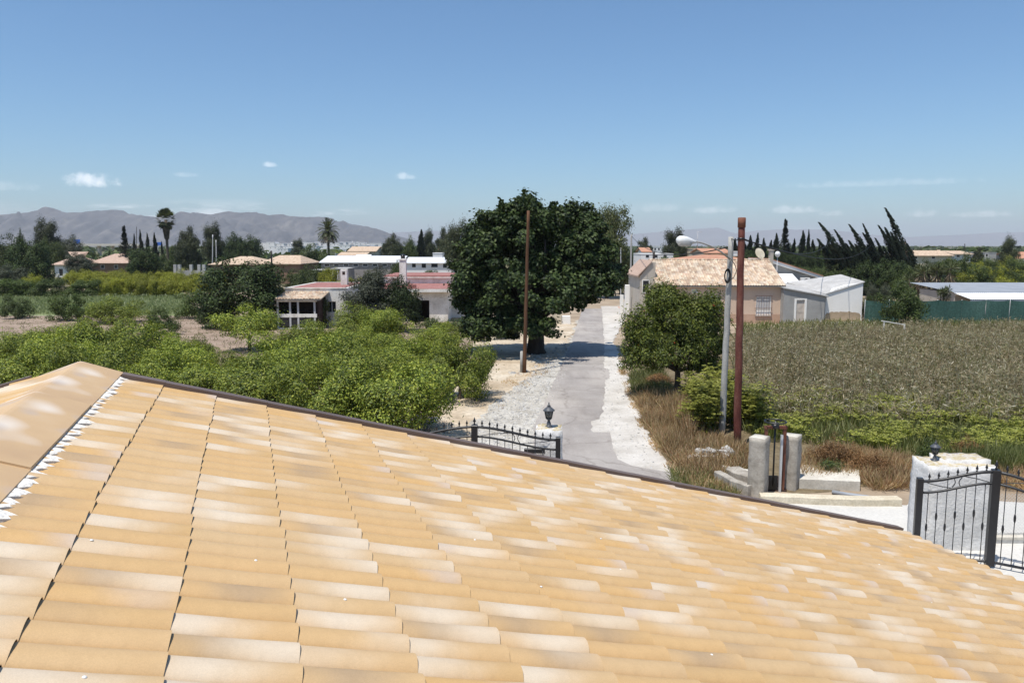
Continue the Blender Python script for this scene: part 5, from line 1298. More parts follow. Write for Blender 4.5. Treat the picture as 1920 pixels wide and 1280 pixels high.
# --- the big tree over the lane
rngb = np.random.default_rng(31)
bp = G(1004, 662); Yb = bp.y
def bigtree():
    r = thing('shade_tree', 'huge dark round mulberry tree overhanging the lane', 'tree', bp)
    parts_V, CC = [], []
    wx = M(1,Yb)
    lobes = [ # px centre, py centre, rx px, rz px, y offset m, leaves
     (925,620,58,30,-.4,4500),(880,580,26,44,.6,2600),(975,612,70,26,-1.2,4500),(1045,572,46,24,-.9,2400),(955,492,92,96,0,13000),(1040,480,88,92,.6,12000),(1100,500,68,88,-.4,9000),(905,530,52,72,.3,6000),(975,430,64,56,-.6,6500),(1065,432,62,48,.4,5500),(1010,543,118,50,-.8,9000),(930,590,60,40,-.3,4500),(1110,535,50,34,-.9,3400),(1138,520,34,42,0,2200),(890,470,30,40,.8,2000),(985,395,24,32,0,1200),(918,432,34,34,.2,2200),(1098,432,30,34,.3,2000),(880,530,30,40,-.5,2200)]
    for px, py, rx, rz, dy, n in lobes:
        cx_, cz_ = X(px,Yb+dy,py)-bp.x, Z(py,Yb+dy)
        RX, RZ = rx*wx, rz*wx; n = int(n*1.05)
        V, cc = crown_leaves(rngb, n, RX, RX*.95, -RZ, RZ, int(26+n/170), .34, .22, .16, lump=.16, up=.5, shell=(.6,1.0), squash=.85)
        V = V + np.array([cx_, dy*1.5, cz_]); V[:,2] = np.maximum(V[:,2], .45); parts_V.append(V); CC.append(cc+np.array([cx_,dy*1.5,cz_]))
    # upright shoots along the top
    C, A, N_ = [], [], []
    for px, py0, py1 in ((915,440,402),(930,425,392),(945,410,384),(960,402,378),(972,400,368),(982,395,358),(992,396,366),(1010,405,380),(1022,405,388),(1033,405,381),(1040,405,379),(1062,405,384),(1075,408,383),(1086,408,388),(1098,420,389),(1112,440,410),(938,400,371),(1000,395,374),(1050,410,386)):
        y_ = rngb.normal(0,1.0); 
        for q in rngb.random(95):
            zz = Z(py0+(py1-py0)*q, Yb); a = rngb.uniform(0,6.28); rr2 = .3*(1-.55*q)
            C.append((X(px,Yb,420)-bp.x+math.cos(a)*rr2*rngb.random(), y_+math.sin(a)*rr2, zz)); A.append((math.cos(a)*.7, math.sin(a)*.7, .6)); N_.append((math.cos(a)+rngb.normal(0,.4), math.sin(a)+rngb.normal(0,.4), .8))
    parts_V.append(leafV(np.array(C), unit(np.array(A)), unit(np.array(N_)), .22, .15))
    V = np.vstack(parts_V)
    ob('crown', leaf_mesh('crown', V, MT['dark']), r)
    cc = np.vstack(CC); sel = cc[rngb.choice(len(cc), 60, replace=False)]
    m = trunk_mb(rngb, .52, 2.3, sel, 34, .02)
    m.build('trunk', MT['bark_dark'], r)
bigtree()
# --- the mid-right tree by the poles
def lane_tree():
    p = G(1268, 744); Y = p.y; wx = M(1,Y)
    r = thing('pomegranate_tree', 'bushy feathery tree with orange red flowers left of the two poles', 'tree', p)
    VV, CC = [], []
    for px, py, rx, rz, dy, n in ((1262,600,70,60,0,9500),(1215,640,52,60,.2,6500),(1310,635,50,62,-.1,7000),(1262,655,80,40,-.3,8500),(1245,560,34,30,.2,2600),(1330,590,30,44,.1,2600),(1200,680,36,28,-.2,2200),(1320,690,40,28,-.3,2600)):
        cx_, cz_ = X(px,Y+dy,py)-p.x, Z(py,Y+dy)
        n = int(n*1.45)
        V, cc = crown_leaves(rngb, n, rx*wx, rx*wx*.9, -rz*wx, rz*wx, int(24+n/170), .24, .12, .052, lump=.22, up=.4, shell=(.55,1.05), droop=.4, squash=1.2)
        V = V+np.array([cx_, dy, cz_]); V[:,2] = np.maximum(V[:,2], .5); VV.append(V); CC.append(cc+np.array([cx_,dy,cz_]))
    # thin sprays sticking out
    C, A, N_ = [], [], []
    for k in range(120):
        d = rnd_dirs(rngb, 1)[0]; d[2] = d[2]*.6+.25
        base = np.array([X(1262,Y)-p.x+d[0]*1.55, d[1]*1.4, Z(625,Y)+d[2]*1.6])
        L = rngb.uniform(.35,.75)
        for q in np.linspace(0,1,16):
            pt = base+d*L*q+np.array([0,0,-.15*q*q]); C.append(pt+rngb.normal(0,.03,3)); A.append(unit(d+rngb.normal(0,.6,3))); N_.append(unit(rngb.normal(0,1,3)+np.array([0,0,.8])))
    VV.append(leafV(np.array(C), np.array(A), np.array(N_), .11, .045))
    V = np.vstack(VV); nl = len(V)//4
    k = rngb.choice(nl, 24, replace=False); fl = V.reshape(-1,4,3)[k].mean(1); fl = fl+unit(fl-np.array([0,0,2.5]))*.05
    ob('crown', leaf_mesh('crown', V, MT['pome']), r)
    FV = np.vstack([leafV(fl+rngb.normal(0,.02,(len(fl),3)), rnd_dirs(rngb,len(fl)), rnd_dirs(rngb,len(fl)), .09, .07) for _ in range(3)])
    o_ = ob('blossom', leaf_mesh('blossom', FV, MT['flower']), r); o_['kind'] = 'stuff'
    cc = np.vstack(CC); m = trunk_mb(rngb, .15, 1.25, cc, 22, .03); m.build('trunk', MT['bark'], r)
lane_tree()

# ------------------------------------------------------------------ ground cover
from mathutils.geometry import tessellate_polygon
def in_poly(P, poly):
    x, y = P[:,0], P[:,1]; c = np.zeros(len(P), bool); n = len(poly); j = n-1
    for i in range(n):
        xi, yi, xj, yj = poly[i][0], poly[i][1], poly[j][0], poly[j][1]
        with np.errstate(divide='ignore', invalid='ignore'):
            c ^= ((yi > y) != (yj > y)) & (x < (xj-xi)*(y-yi)/(yj-yi+1e-12)+xi)
        j = i
    return c
def scatter(rng, pts, n, ref=None, clump=0.0):
    """points in a ground polygon; ref: thin out with distance so that far ground is not overfilled"""
    poly = [(p[0], p[1]) for p in pts]; a = np.array(poly); lo, hi = a.min(0), a.max(0); out = []; tot = 0
    while tot < n:
        P = rng.uniform(lo, hi, (n*3, 2)); P = P[in_poly(P, poly)]
        if ref: P = P[rng.random(len(P)) < np.minimum(1, (ref/np.maximum(P[:,1],1))**1.2)]
        if clump:
            f = np.sin(P[:,0]*1.7+2*np.sin(P[:,1]*.9))+np.sin(P[:,1]*2.1+1.5*np.sin(P[:,0]*1.3)); P = P[rng.random(len(P)) < 1/(1+np.exp(-(f-clump)*2.2))]
        out.append(P); tot += len(P)
    return np.vstack(out)[:n]
def blades(name, rng, P, hmin, hmax, wid, material, label, per=1, spread=.0, lean=.45, kind='stuff'):
    P = np.repeat(P, per, 0); n = len(P)
    if spread: P = P+rng.normal(0, spread, P.shape)
    B = np.concatenate([P, np.zeros((n,1))], 1)
    A = unit(np.concatenate([rng.normal(0,lean,(n,2)), np.ones((n,1))], 1)); L = rng.uniform(hmin,hmax,n)
    N_ = unit(np.concatenate([rng.normal(0,1,(n,2)), rng.uniform(.1,.7,(n,1))], 1))
    V = leafV(B+A*L[:,None]*.5, A, N_, L, wid*rng.uniform(.7,1.3,n))
    o = ob(name, leaf_mesh(name, V, material)); tag(o, label, None, None, kind); return o
rg = np.random.default_rng(91)
# dry stalk field
field = GP((1372,660),(1388,800),(1450,795),(1650,800),(1850,808),(2300,830),(2700,700),(2300,612),(1900,618),(1700,620),(1640,628),(1480,632),(1400,634))
P = scatter(rg, field, 19000, 30, -1.2)
n = len(P); hgt = rg.uniform(.5,1.12,n)*(1+.3*np.sin(P[:,0]*.35)*np.sin(P[:,1]*.27)); hgt[rg.random(n) < .012] *= 1.3
C, A, N_, L_, W_ = [], [], [], [], []
ln_ = rg.normal(0,.14,(n,2)); ax_ = unit(np.concatenate([ln_, np.ones((n,1))], 1)); B = np.concatenate([P, np.zeros((n,1))], 1)
C.append(B+ax_*hgt[:,None]*.5); A.append(ax_); N_.append(unit(np.concatenate([rg.normal(0,1,(n,2)), np.full((n,1),.1)], 1))); L_.append(hgt); W_.append(np.full(n,.035))
for k in range(12):
    a = rg.uniform(0,6.28,n); el = rg.normal(.3,.6,n); d = np.stack([np.cos(a)*np.cos(el), np.sin(a)*np.cos(el), np.sin(el)], -1)
    t = rg.uniform(.3,1.0,n); ll = rg.uniform(.10,.28,n)
    C.append(B+ax_*(hgt*t)[:,None]+d*ll[:,None]*.5); A.append(d); N_.append(unit(rg.normal(0,1,(n,3))+np.array([0,0,.7]))); L_.append(ll); W_.append(ll*.15)
V = leafV(np.vstack(C), np.vstack(A), np.vstack(N_), np.concatenate(L_), np.concatenate(W_), .1)
o = ob('dry_stalks', leaf_mesh('dry_stalks', V, MT['reed'])); tag(o, 'dense field of dried brown grey stalks', None, None, 'stuff')
# green undergrowth within and along the stalk field
blades('green_undergrowth', rg, scatter(rg, field, 12000, 30, .5), .3, .85, .045, MT['weed'], 'green weeds growing among the dry stalks', 1, 0, .35)
# green weeds belt in front with yellow umbels
belt = GP((1395,812),(1430,760),(1560,752),(1720,756),(1870,765),(2200,780),(2200,900),(1900,872),(1720,862),(1560,838),(1440,830))
blades('green_weeds', rg, scatter(rg, belt, 20000, None, 0), .2, .62, .035, MT['weed'], 'belt of tall green weeds along the stalk field', 1, 0, .4)
def fennel(rng, P, hmin, hmax, numb, nleaf, us=1.0):
    """fennel-like herbs: fine leaf haze low down, flat yellow flower plates on top"""
    C, A, N_, L_, W_, mi = [], [], [], [], [], []
    for p in P:
        h_ = rng.uniform(hmin,hmax)
        n = nleaf; t = rng.random(n)*.85; a = rng.uniform(0,6.28,n); r_ = .28*(1-.4*t)*rng.random(n)**.5
        C.append(np.stack([p[0]+np.cos(a)*r_, p[1]+np.sin(a)*r_, h_*t+.05], -1)); A.append(unit(np.stack([np.cos(a)*.6, np.sin(a)*.6, np.full(n,.7)], -1)+rng.normal(0,.3,(n,3)))); N_.append(unit(rng.normal(0,1,(n,3))+np.array([0,0,.8]))); L_.append(rng.uniform(.14,.3,n)); W_.append(np.full(n,.035)); mi += [0]*n
        for k in range(numb):
            a = rng.uniform(0,6.28); r_ = .3*rng.random()**.5; c = np.array([p[0]+math.cos(a)*r_, p[1]+math.sin(a)*r_, h_*rng.uniform(.8 if us == 1 else .45,1.05)]); m_ = 9
            b = rng.uniform(0,6.28,m_); q = rng.random(m_)**.5*.085*us
            C.append(c+np.stack([np.cos(b)*q, np.sin(b)*q, rng.normal(0,.012,m_)], -1)); A.append(unit(np.stack([np.cos(b), np.sin(b), np.zeros(m_)], -1))); N_.append(unit(rng.normal(0,.25,(m_,3))+np.array([0,0,1]))); L_.append(np.full(m_,.065*us)); W_.append(np.full(m_,.05*us)); mi += [1]*m_
    return leafV(np.vstack(C), np.vstack(A), np.vstack(N_), np.concatenate(L_), np.concatenate(W_)), mi
V, mi = fennel(rg, scatter(rg, belt, 560, None, .1), .3, .68, 7, 22)
o = ob('fennel_belt', leaf_mesh('fennel_belt', V, [MT['fennel'], MT['umbel']], mi)); tag(o, 'yellow flowering fennel dotted through the green weeds', None, None, 'stuff')
for px, py, wpx, npl, hh, lab in ((1322,808,60,34,1.75,'tall yellow flowering fennel clump left of the grey pole'),(1352,780,56,34,1.9,'yellow fennel clump behind the grey pole'),(1402,802,56,36,1.6,'yellow fennel clump right of the red pole'),(1305,770,40,20,1.5,'small fennel clump under the feathery tree')):
    p = G(px,py); wd_ = M(wpx,p.y)/2
    q = np.stack([rg.normal(0,wd_*.55,npl), rg.normal(0,.55,npl)], -1)
    V, mi = fennel(rg, q, hh*.45, hh, 30, 30, 1.5)
    r = thing('fennel_clump', lab, 'plant', p); ob('foliage', leaf_mesh('foliage', V, [MT['fennel'], MT['umbel']], mi), r)
    m = MB()
    for s_ in q[:14]: m.tube([(s_[0]*.6,s_[1]*.6,0),(s_[0],s_[1],hh*.75)], [.012,.006], 5)
    m.build('stem', MT['weed'], r)
# dry brown grass
verge = GP((1192,748),(1262,742),(1300,772),(1330,815),(1400,842),(1400,880),(1345,905),(1290,880),(1262,872),(1212,800))
blades('dry_grass', rg, scatter(rg, verge, 12000), .12, .48, .016, MT['drygrass'], 'tangled dry brown grass on the lane verge', 2, .03, .7)
blades('dry_tussocks', rg, scatter(rg, GP((1250,770),(1300,760),(1330,800),(1290,830),(1262,800)), 900), .5, 1.05, .016, MT['drygrass'], 'taller dry straw beside the fennel', 3, .05, .3)
blades('green_weeds', rg, scatter(rg, verge, 1800, None, .9), .1, .4, .02, MT['weed'], 'green weeds in patches among the dry verge grass', 1, 0, .6)
blades('withered_litter', rg, scatter(rg, verge, 9000), .10, .34, .02, MT['drygrass'], 'flattened bleached straw on the lane verge', 1, .03, 2.2)
blades('dry_tussocks', rg, scatter(rg, verge, 900, None, 1.1), .3, .7, .014, MT['drygrass'], 'scattered taller straw on the lane verge', 4, .05, .35)
blades('withered_litter', rg, scatter(rg, verge, 5000, None, .4), .06, .2, .03, MT['rust_leaf'], 'low withered brown litter on the lane verge', 1, 0, 1.2)
back = GP((1490,905),(1500,868),(1560,850),(1700,868),(1712,918),(1640,922),(1615,905))
blades('dry_grass', rg, scatter(rg, back, 7000), .15, .6, .018, MT['drygrass'], 'withered brown grass behind the sluice basin', 2, .03, .6)
blades('dry_grass', rg, scatter(rg, GP((1868,915),(1868,880),(2100,870),(2100,960)), 5000), .15, .6, .018, MT['drygrass'], 'withered brown grass behind the right gate', 2, .03, .6)
blades('green_weeds', rg, scatter(rg, GP((1255,885),(1335,890),(1385,932),(1340,960),(1270,925)), 2600), .1, .38, .02, MT['weed'], 'green weeds at the corner of the concrete basin', 1, 0, .7)
blades('dry_grass', rg, scatter(rg, GP((1255,880),(1335,885),(1385,930),(1300,930)), 2600), .12, .4, .016, MT['drygrass'], 'straw around the concrete basin corner', 1, 0, .7)
blades('green_weeds', rg, scatter(rg, GP((1780,880),(1870,868),(1990,880),(1900,900)), 3500), .3, .9, .03, MT['weed'], 'green reeds behind the right pillar', 1, 0, .5)
blades('dry_grass', rg, scatter(rg, GP((880,770),(920,730),(985,690),(1030,672),(1040,690),(960,750),(900,800)), 450, None, .8), .05, .16, .02, MT['drygrass'], 'sparse straw on the stony left verge', 2, .06, .8)
blades('green_weeds', rg, scatter(rg, GP((1184,740),(1180,705),(1240,690),(1262,735)), 2500), .15, .5, .025, MT['weed'], 'dim weeds under the feathery tree', 1, 0, .5)
blades('meadow_grass', rg, scatter(rg, GP((-100,590),(-100,556),(345,556),(372,590)), 26000, 75), .15, .5, .07, MT['lawn_blade'], 'short meadow grass in the strip beyond the orchard', 1, 0, .4)
blades('orchard_weeds', rg, scatter(rg, GP((0,640),(0,594),(350,594),(520,614),(760,640),(700,760),(200,760)), 3500, None, .9), .08, .3, .03, MT['weed'], 'scattered weeds on the orchard soil', 2, .08, .6)
blades('weed_fringe', rg, scatter(rg, GP((1380,640),(1380,612),(1560,606),(1640,606),(2100,600),(2100,618),(1640,618)), 9000), .2, .7, .05, MT['weed'], 'green weedy fringe along the far side of the stalk field', 1, 0, .4)
for px, py, w_, t_, lab in ((1560,884,66,822,'rust brown withered bush behind the sluice'),(1600,892,50,838,'smaller rust brown bush right of the first'),(1640,896,56,850,'withered bush near the right pillar'),(1236,722,60,702,'rusty withered bush under the feathery tree'),(1812,868,50,822,'withered brown bush behind the right lantern')):
    tree('rust_shrub', 0, px, py, w_, t_, lab, cat='shrub')
tree('shrub', 1, 1742, 884, 50, 822, 'green leafy shrub behind the right pillar', cat='shrub'); tree('shrub', 0, 1560, 895, 60, 862, 'low green shrub beneath the rust brown bush', cat='shrub')
# stones strewn over the left verge
def rocks(name, rng, P, smin, smax, material, label, parent=None):
    V, Fq = [], []
    base = np.array([(-1,-1,0),(1,-1,0),(1,1,0),(-1,1,0),(-.6,-.6,1),(.6,-.6,1),(.6,.6,1),(-.6,.6,1)], float); fq = np.array([(4,5,6,7),(0,1,5,4),(1,2,6,5),(2,3,7,6),(3,0,4,7)])
    for i, p in enumerate(P):
        s = smin*(smax/smin)**(rng.random()**2.2); b = base*np.array([s*rng.uniform(.5,.8), s*rng.uniform(.4,.6), s*rng.uniform(.25,.6)])+rng.normal(0,s*.12,(8,3)); a = rng.uniform(0,6.28)
        b = b@np.array([[math.cos(a),-math.sin(a),0],[math.sin(a),math.cos(a),0],[0,0,1]]); V.append(b+np.array([p[0],p[1],.01])); Fq.append(fq+8*i)
    o = ob(name, npmesh(name, np.vstack(V), np.vstack(Fq), material), parent); tag(o, label, None, None, 'stuff'); return o
rocks('rubble', rg, scatter(rg, GP((870,900),(885,800),(930,752),(990,708),(1050,668),(1030,735),(1002,795),(995,900)), 4200), .02, .10, MT['stone'], 'white rubble stones strewn on the left verge')
rocks('rubble', rg, scatter(rg, GP((985,660),(1045,650),(1068,632),(1060,660),(1000,700)), 260), .04, .16, MT['stone'], 'white rubble at the foot of the big tree')
rocks('grit', rg, scatter(rg, GP((1140,660),(1165,690),(1184,745),(1240,865),(1262,895),(1200,875),(1150,830),(1130,760)), 900), .02, .07, MT['stone'], 'loose pale grit on the right verge')
rocks('grit', rg, scatter(rg, GP((1030,738),(1060,670),(1070,672),(1046,738),(1020,800),(1004,800)), 700), .02, .07, MT['stone'], 'pale grit spilling onto the left edge of the asphalt')
rocks('grit', rg, scatter(rg, GP((1120,785),(1126,740),(1129,690),(1140,690),(1140,740),(1150,812),(1165,860),(1150,862),(1105,808)), 700), .015, .05, MT['stone'], 'pale grit along the right edge of the asphalt')
blades('green_weeds', rg, scatter(rg, GP((1168,690),(1184,740),(1208,800),(1262,880),(1250,876),(1200,800),(1176,740),(1160,690)), 700, None, .5), .06, .22, .02, MT['drygrass'], 'dry tufts creeping over the right verge edge', 2, .05, .8)
# far treeline masses out on the plain
def mass(name, label, n, y0, y1, px0, px1, hmin, hmax, material, size):
    Y = rg.uniform(y0**.5, y1**.5, n)**2; px = rg.uniform(px0, px1, n); C, A, N_, L_ = [], [], [], []
    cx_ = (px-960)/F*Y; hh = rg.uniform(hmin,hmax,n); ww = hh*rg.uniform(.8,2.2,n)
    for k in range(26):
        d = rnd_dirs(rg, n); d[:,2] = np.abs(d[:,2])
        C.append(np.stack([cx_+d[:,0]*ww, Y+d[:,1]*ww, d[:,2]*hh], -1)); N_.append(unit(d+rg.normal(0,.3,(n,3)))); a = rnd_dirs(rg, n); A.append(unit(a-d*(a*d).sum(1,keepdims=True))); L_.append(hh*size)
    V = leafV(np.vstack(C), np.vstack(A), np.vstack(N_), np.concatenate(L_), np.concatenate(L_)*.7)
    o = ob(name, leaf_mesh(name, V, material)); tag(o, label, None, None, 'stuff')
mass('far_groves', 'dark groves scattered over the distant plain', 900, 230, 2200, -200, 2100, 2.5, 6, MT['mid'], .75)
mass('far_hedges', 'dark hedges in front of the distant town', 260, 170, 320, -100, 2050, 1.6, 3.6, MT['broad' if 'broad' in MT else 'dark'], .6)
# ------------------------------------------------------------------ gates, pillars, lanterns, poles, sluice
def lantern(px, py_base, Y, z0, sc, label):
    r = thing('pillar_lantern', label, 'lantern', (X(px,Y,py_base), Y, z0)); r.scale = (sc,)*3
    MB().lathe([(.085,0),(.085,.025),(.055,.04),(.05,.10),(.034,.13),(.032,.17),(.06,.185),(.06,.2)], 8, ph=.39).build('base', MT['lantern'], r)
    cage = MB()
    for k in range(6):
        a = math.pi/3*k+.3; cage.tube([(.068*math.cos(a),.068*math.sin(a),.2),(.105*math.cos(a),.105*math.sin(a),.38)], .008, 5)
    c = cage.lathe([(.076,.2),(.076,.212)], 6, ph=.3).build('cage', MT['lantern'], r)
    MB().lathe([(.064,.212),(.098,.378)], 6, ph=.3).build('glass', LGL, r)
    MB().lathe([(.135,.38),(.135,.39),(.10,.425),(.05,.465),(.03,.475),(.03,.485),(.05,.49),(.022,.51),(.012,.535),(.016,.55),(.003,.575)], 12).build('cap', MT['lantern'], r)
    return r
lgm, lgt = nm('lantern_glass')
_p = nd(lgt, 'ShaderNodeBsdfPrincipled'); _p.inputs['Base Color'].default_value = (.10,.105,.10,1); _p.inputs['Roughness'].default_value = .25; _p.inputs['Alpha'].default_value = .75
_o = nd(lgt, 'ShaderNodeOutputMaterial'); lgt.links.new(_p.outputs[0], _o.inputs['Surface']); LGL = lgm

def gate(label, hp, mp_, ep, h_h, h_m, h_e, nb, z0=.14, t0=-1.0):
    """wrought iron leaf: hinge post, arched double rail rising to a mid post and falling again, spear topped bars"""
    hp, mp_, ep = Vector(hp), Vector(mp_), Vector(ep); r = thing('iron_gate', label, 'gate', hp)
    def post(p, h_, w_, nmz):
        d = (mp_-hp).normalized(); s_ = Vector((-d.y, d.x, 0)); m4 = Matrix(((d.x,s_.x,0,p.x-hp.x),(d.y,s_.y,0,p.y-hp.y),(0,0,1,0),(0,0,0,1)))
        MB().bevbox(-w_/2,w_/2,-w_/2,w_/2,.06,h_,.01,mat=m4).build(nmz, MT['black'], r)
    post(Vector((hp.x,hp.y,0)), h_h+.02, .12, 'hinge_post'); post(Vector((mp_.x,mp_.y,0)), h_m+.0, .15, 'mid_post'); post(Vector((ep.x,ep.y,0)), h_e+.02, .1, 'end_post')
    def railz(t, off):      # t 0..1 hinge->mid, 1..2 mid->end : ogee up, ogee down
        a, b, q = (h_h, h_m, t) if t <= 1 else (h_m, h_e, t-1)
        s_ = q*q*(3-2*q); return a+(b-a)*s_-off
    def pos(t): return (hp.lerp(mp_, t) if t <= 1 else mp_.lerp(ep, t-1))-hp
    for off, rad in ((.05,.032),(.29,.026)):
        pts = [pos(t)+Vector((0,0,railz(t,off))) for t in np.linspace(0,2,41)]; MB().tube(pts, rad, 6).build('rail', MT['black'], r)
    pts = [pos(t)+Vector((0,0,z0)) for t in (0,1,2)]; MB().tube(pts, .028, 6).build('rail', MT['black'], r)
    spear = MB().lathe([(.008,0),(.022,.012),(.022,.024),(.010,.035),(.012,.05),(.03,.075),(.018,.11),(.002,.165)], 6).mesh('spear', MT['black'])
    coll = MB().lathe([(.01,-.09),(.02,-.06),(.026,-.02),(.026,.02),(.02,.06),(.01,.09)], 6).mesh('collar', MT['black'])
    nt = nb*2
    for i in range(1, nt):
        t = 2*i/nt
        if abs(t-1) < 1e-6: 
            p = pos(t); ob('spear', spear, r, p+Vector((0,0,h_m)), None, (1.3,1.3,1.2)); continue
        p = pos(t); zt_ = railz(t, .29)
        bar = MB().tube([p+Vector((0,0,z0)), p+Vector((0,0,railz(t,.05)))] if i % 3 == 0 else [p+Vector((0,0,z0)), p+Vector((0,0,zt_))], .0095, 6).build('bar', MT['black'], r)
        ob('spear', spear, r, p+Vector((0,0,railz(t,.05)+.015)))
        ob('collar', coll, bar, p+Vector((0,0,z0+(zt_-z0)*(.45 if i % 2 else .62))))
    for ta, tb, fl in ((.05,.45,0),(.55,.95,0),(1.05,1.45,1),(1.55,1.95,1)):
        pts = []
        for q in np.linspace(0,1,13):
            t = ta+(tb-ta)*q; u_ = (1-q if not fl else q); pts.append(pos(t)+Vector((0,0,railz(t,.055)-.225*(1-u_)-.0+.0)))
        MB().tube(pts, .009, 5).build('brace', MT['black'], r)
    for t in (.5, 1.5):
        c_ = pos(t)+Vector((0,0,railz(t,.17)))
        for sg in (-1,1):
            d = (mp_-hp).normalized(); pts = [c_+d*(sg*(.035+.055*(2*q-1)**2))+Vector((0,0,.11*(2*q-1))) for q in np.linspace(0,1,9)]; MB().tube(pts, .01, 5).build('scroll', MT['black'], r)
    return r
# left pillar and gate
YLp = 18.9
lp = thing('gate_pillar', 'square rough white pillar at the left of the driveway', 'pillar', (X(1030,YLp), YLp, 0))
prng = np.random.default_rng(2)
zlp = Z(806,YLp)
def rough_block(x0, x1, y0, y1, z1, seed, amp=.014, n=9):
    """hand-plastered block: finely divided box with an uneven skin and worn edges"""
    rng = np.random.default_rng(seed); m = MB(); nz_ = int(n*1.6)
    def P(u, v, f):
        return None
    V = {}; verts = []
    def vid(i, j, k, nx, ny, nz):
        key = (i,j,k)
        if key not in V:
            x, y, zz = x0+(x1-x0)*i/nx, y0+(y1-y0)*j/ny, z1*k/nz
            e = (i in (0,nx))+(j in (0,ny))+(k == nz)
            s_ = amp*(1.2 if e < 2 else 1.6)
            q = Vector((x,y,zz))+Vector(rng.normal(0,s_,3))
            if e >= 2:
                c_ = Vector(((x0+x1)/2,(y0+y1)/2,zz if k < nz else zz-.1)); q += (c_-q).normalized()*min(.02,amp*1.6)
            V[key] = len(verts); verts.append(tuple(q))
        return V[key]
    nx = max(3, int((x1-x0)/.11)); ny = max(3, int((y1-y0)/.11)); nz = max(4, int(z1/.13)); fs, mi = [], []
    for i in range(nx):
        for k in range(nz):
            fs.append([vid(i,0,k,nx,ny,nz),vid(i+1,0,k,nx,ny,nz),vid(i+1,0,k+1,nx,ny,nz),vid(i,0,k+1,nx,ny,nz)]); mi.append(0)
            fs.append([vid(i+1,ny,k,nx,ny,nz),vid(i,ny,k,nx,ny,nz),vid(i,ny,k+1,nx,ny,nz),vid(i+1,ny,k+1,nx,ny,nz)]); mi.append(0)
    for j in range(ny):
        for k in range(nz):
            fs.append([vid(0,j+1,k,nx,ny,nz),vid(0,j,k,nx,ny,nz),vid(0,j,k+1,nx,ny,nz),vid(0,j+1,k+1,nx,ny,nz)]); mi.append(0)
            fs.append([vid(nx,j,k,nx,ny,nz),vid(nx,j+1,k,nx,ny,nz),vid(nx,j+1,k+1,nx,ny,nz),vid(nx,j,k+1,nx,ny,nz)]); mi.append(0)
    for i in range(nx):
        for j in range(ny): fs.append([vid(i,j,nz,nx,ny,nz),vid(i+1,j,nz,nx,ny,nz),vid(i+1,j+1,nz,nx,ny,nz),vid(i,j+1,nz,nx,ny,nz)]); mi.append(1)
    me = bpy.data.meshes.new('shaft'); me.from_pydata(verts, [], fs); me.materials.append(MT['pillar']); me.materials.append(MT['lichen']); me.polygons.foreach_set('material_index', mi); me.polygons.foreach_set('use_smooth', [True]*len(fs)); me.update()
    return me
ob('shaft', rough_block(X(1006,YLp)-X(1030,YLp), X(1055,YLp)-X(1030,YLp), 0, .62, zlp, 3), lp)
lantern(1029, 800, YLp+.3, zlp, (Z(752,YLp)-Z(800,YLp))/.575, 'grey carriage lantern on the left white pillar')
Yg = 18.45
gate('black wrought iron gate leaf beside the left pillar', (X(1046,Yg),Yg,0), (X(890,Yg+.1),Yg+.1,0), (X(735,Yg+.2),Yg+.2,0), Z(821,Yg), Z(798,Yg), Z(821,Yg), 11)
# right pillar (an L of wall) and gate
YRp = 15.9
rp = thing('gate_pillar', 'wide rough white gate wall with a lichened top at the right', 'pillar', (X(1785,YRp), YRp, 0)); cr_ = X(1785,YRp)
zr1 = Z(874,YRp)
ob('shaft', rough_block(X(1742,YRp)-cr_, X(1867,YRp)-cr_, 0, .82, zr1, 4, .008), rp)
ob('step', rough_block(X(1776,YRp)-cr_, X(1866,YRp)-cr_, .22, .815, zr1+.075, 6, .007), rp)
Yl2 = YRp+.42
lantern(1752, 866, Yl2, zr1-.005, .47/.575, 'grey carriage lantern on the wide right gate wall')
gate('black wrought iron gate leaf in front of the wide right gate wall', (X(1722,15.4),15.4,0), (X(1862,15.05),15.05,0), (X(2035,14.2),14.2,0), Z(897,15.4), Z(880,15.05), Z(897,15.4), 8, .13)
for px, yy, z_, lab in ((1045,Yg+.1,1.45,'small black latch box fixed to the left gate'),):
    pass
mo = thing('gate_motor', 'rusty gate motor arm fixed behind the left gate', 'gate motor', (X(990,Yg+.35), Yg+.35, 1.05))
MB().bevbox(-.18,.14,-.05,.07,.18,.30,.02).build('arm', MT['rust'], mo); MB().bevbox(-.32,-.18,-.07,.08,0,.32,.02).build('housing', MT['rust'], mo); MB().box(-.27,-.23,-.02,.02,-1.05,0).build('leg', MT['rust'], mo); MB().bevbox(-.1,.42,-.04,.04,.32,.44,.02).build('piston', MT['black'], mo)
# low wall with chain-link to the right of the right gate wall
bw = thing('boundary_wall', 'low white boundary wall with chain link fencing right of the gate wall', 'wall', (X(1890,16.3), 16.3, 0)); cb_ = X(1890,16.3)
bw0 = X(1868,16.3)-cb_; MB().box(bw0, bw0+6, 0, .22, 0, Z(1010,16.3)).build('wall', MT['white_old'], bw)
MB().box(bw0, bw0+6, -.03, .25, Z(1010,16.3)+.002, Z(1010,16.3)+.05).build('coping', MT['concrete_pale'], bw)
zc0, zc1 = Z(1010,16.3)+.05, Z(928,16.3)
cl_ = MB(); s = .075
for sg in (-1,1):
    x = bw0-(zc1-zc0)
    while x < bw0+6:
        a, b = (x, x+(zc1-zc0)) if sg > 0 else (x+(zc1-zc0), x)
        pts = [(max(bw0,min(a,bw0+6)),.11,zc0),(max(bw0,min(b,bw0+6)),.11,zc1)]
        if pts[0][0] != pts[1][0]:
            # keep slope when clipped
            def zat(xx): return zc0+(zc1-zc0)*(xx-a)/(b-a)
            pts = [(p[0],.11,zat(p[0])) for p in pts]; cl_.tube(pts, .0028, 3, cap=False)
        x += s
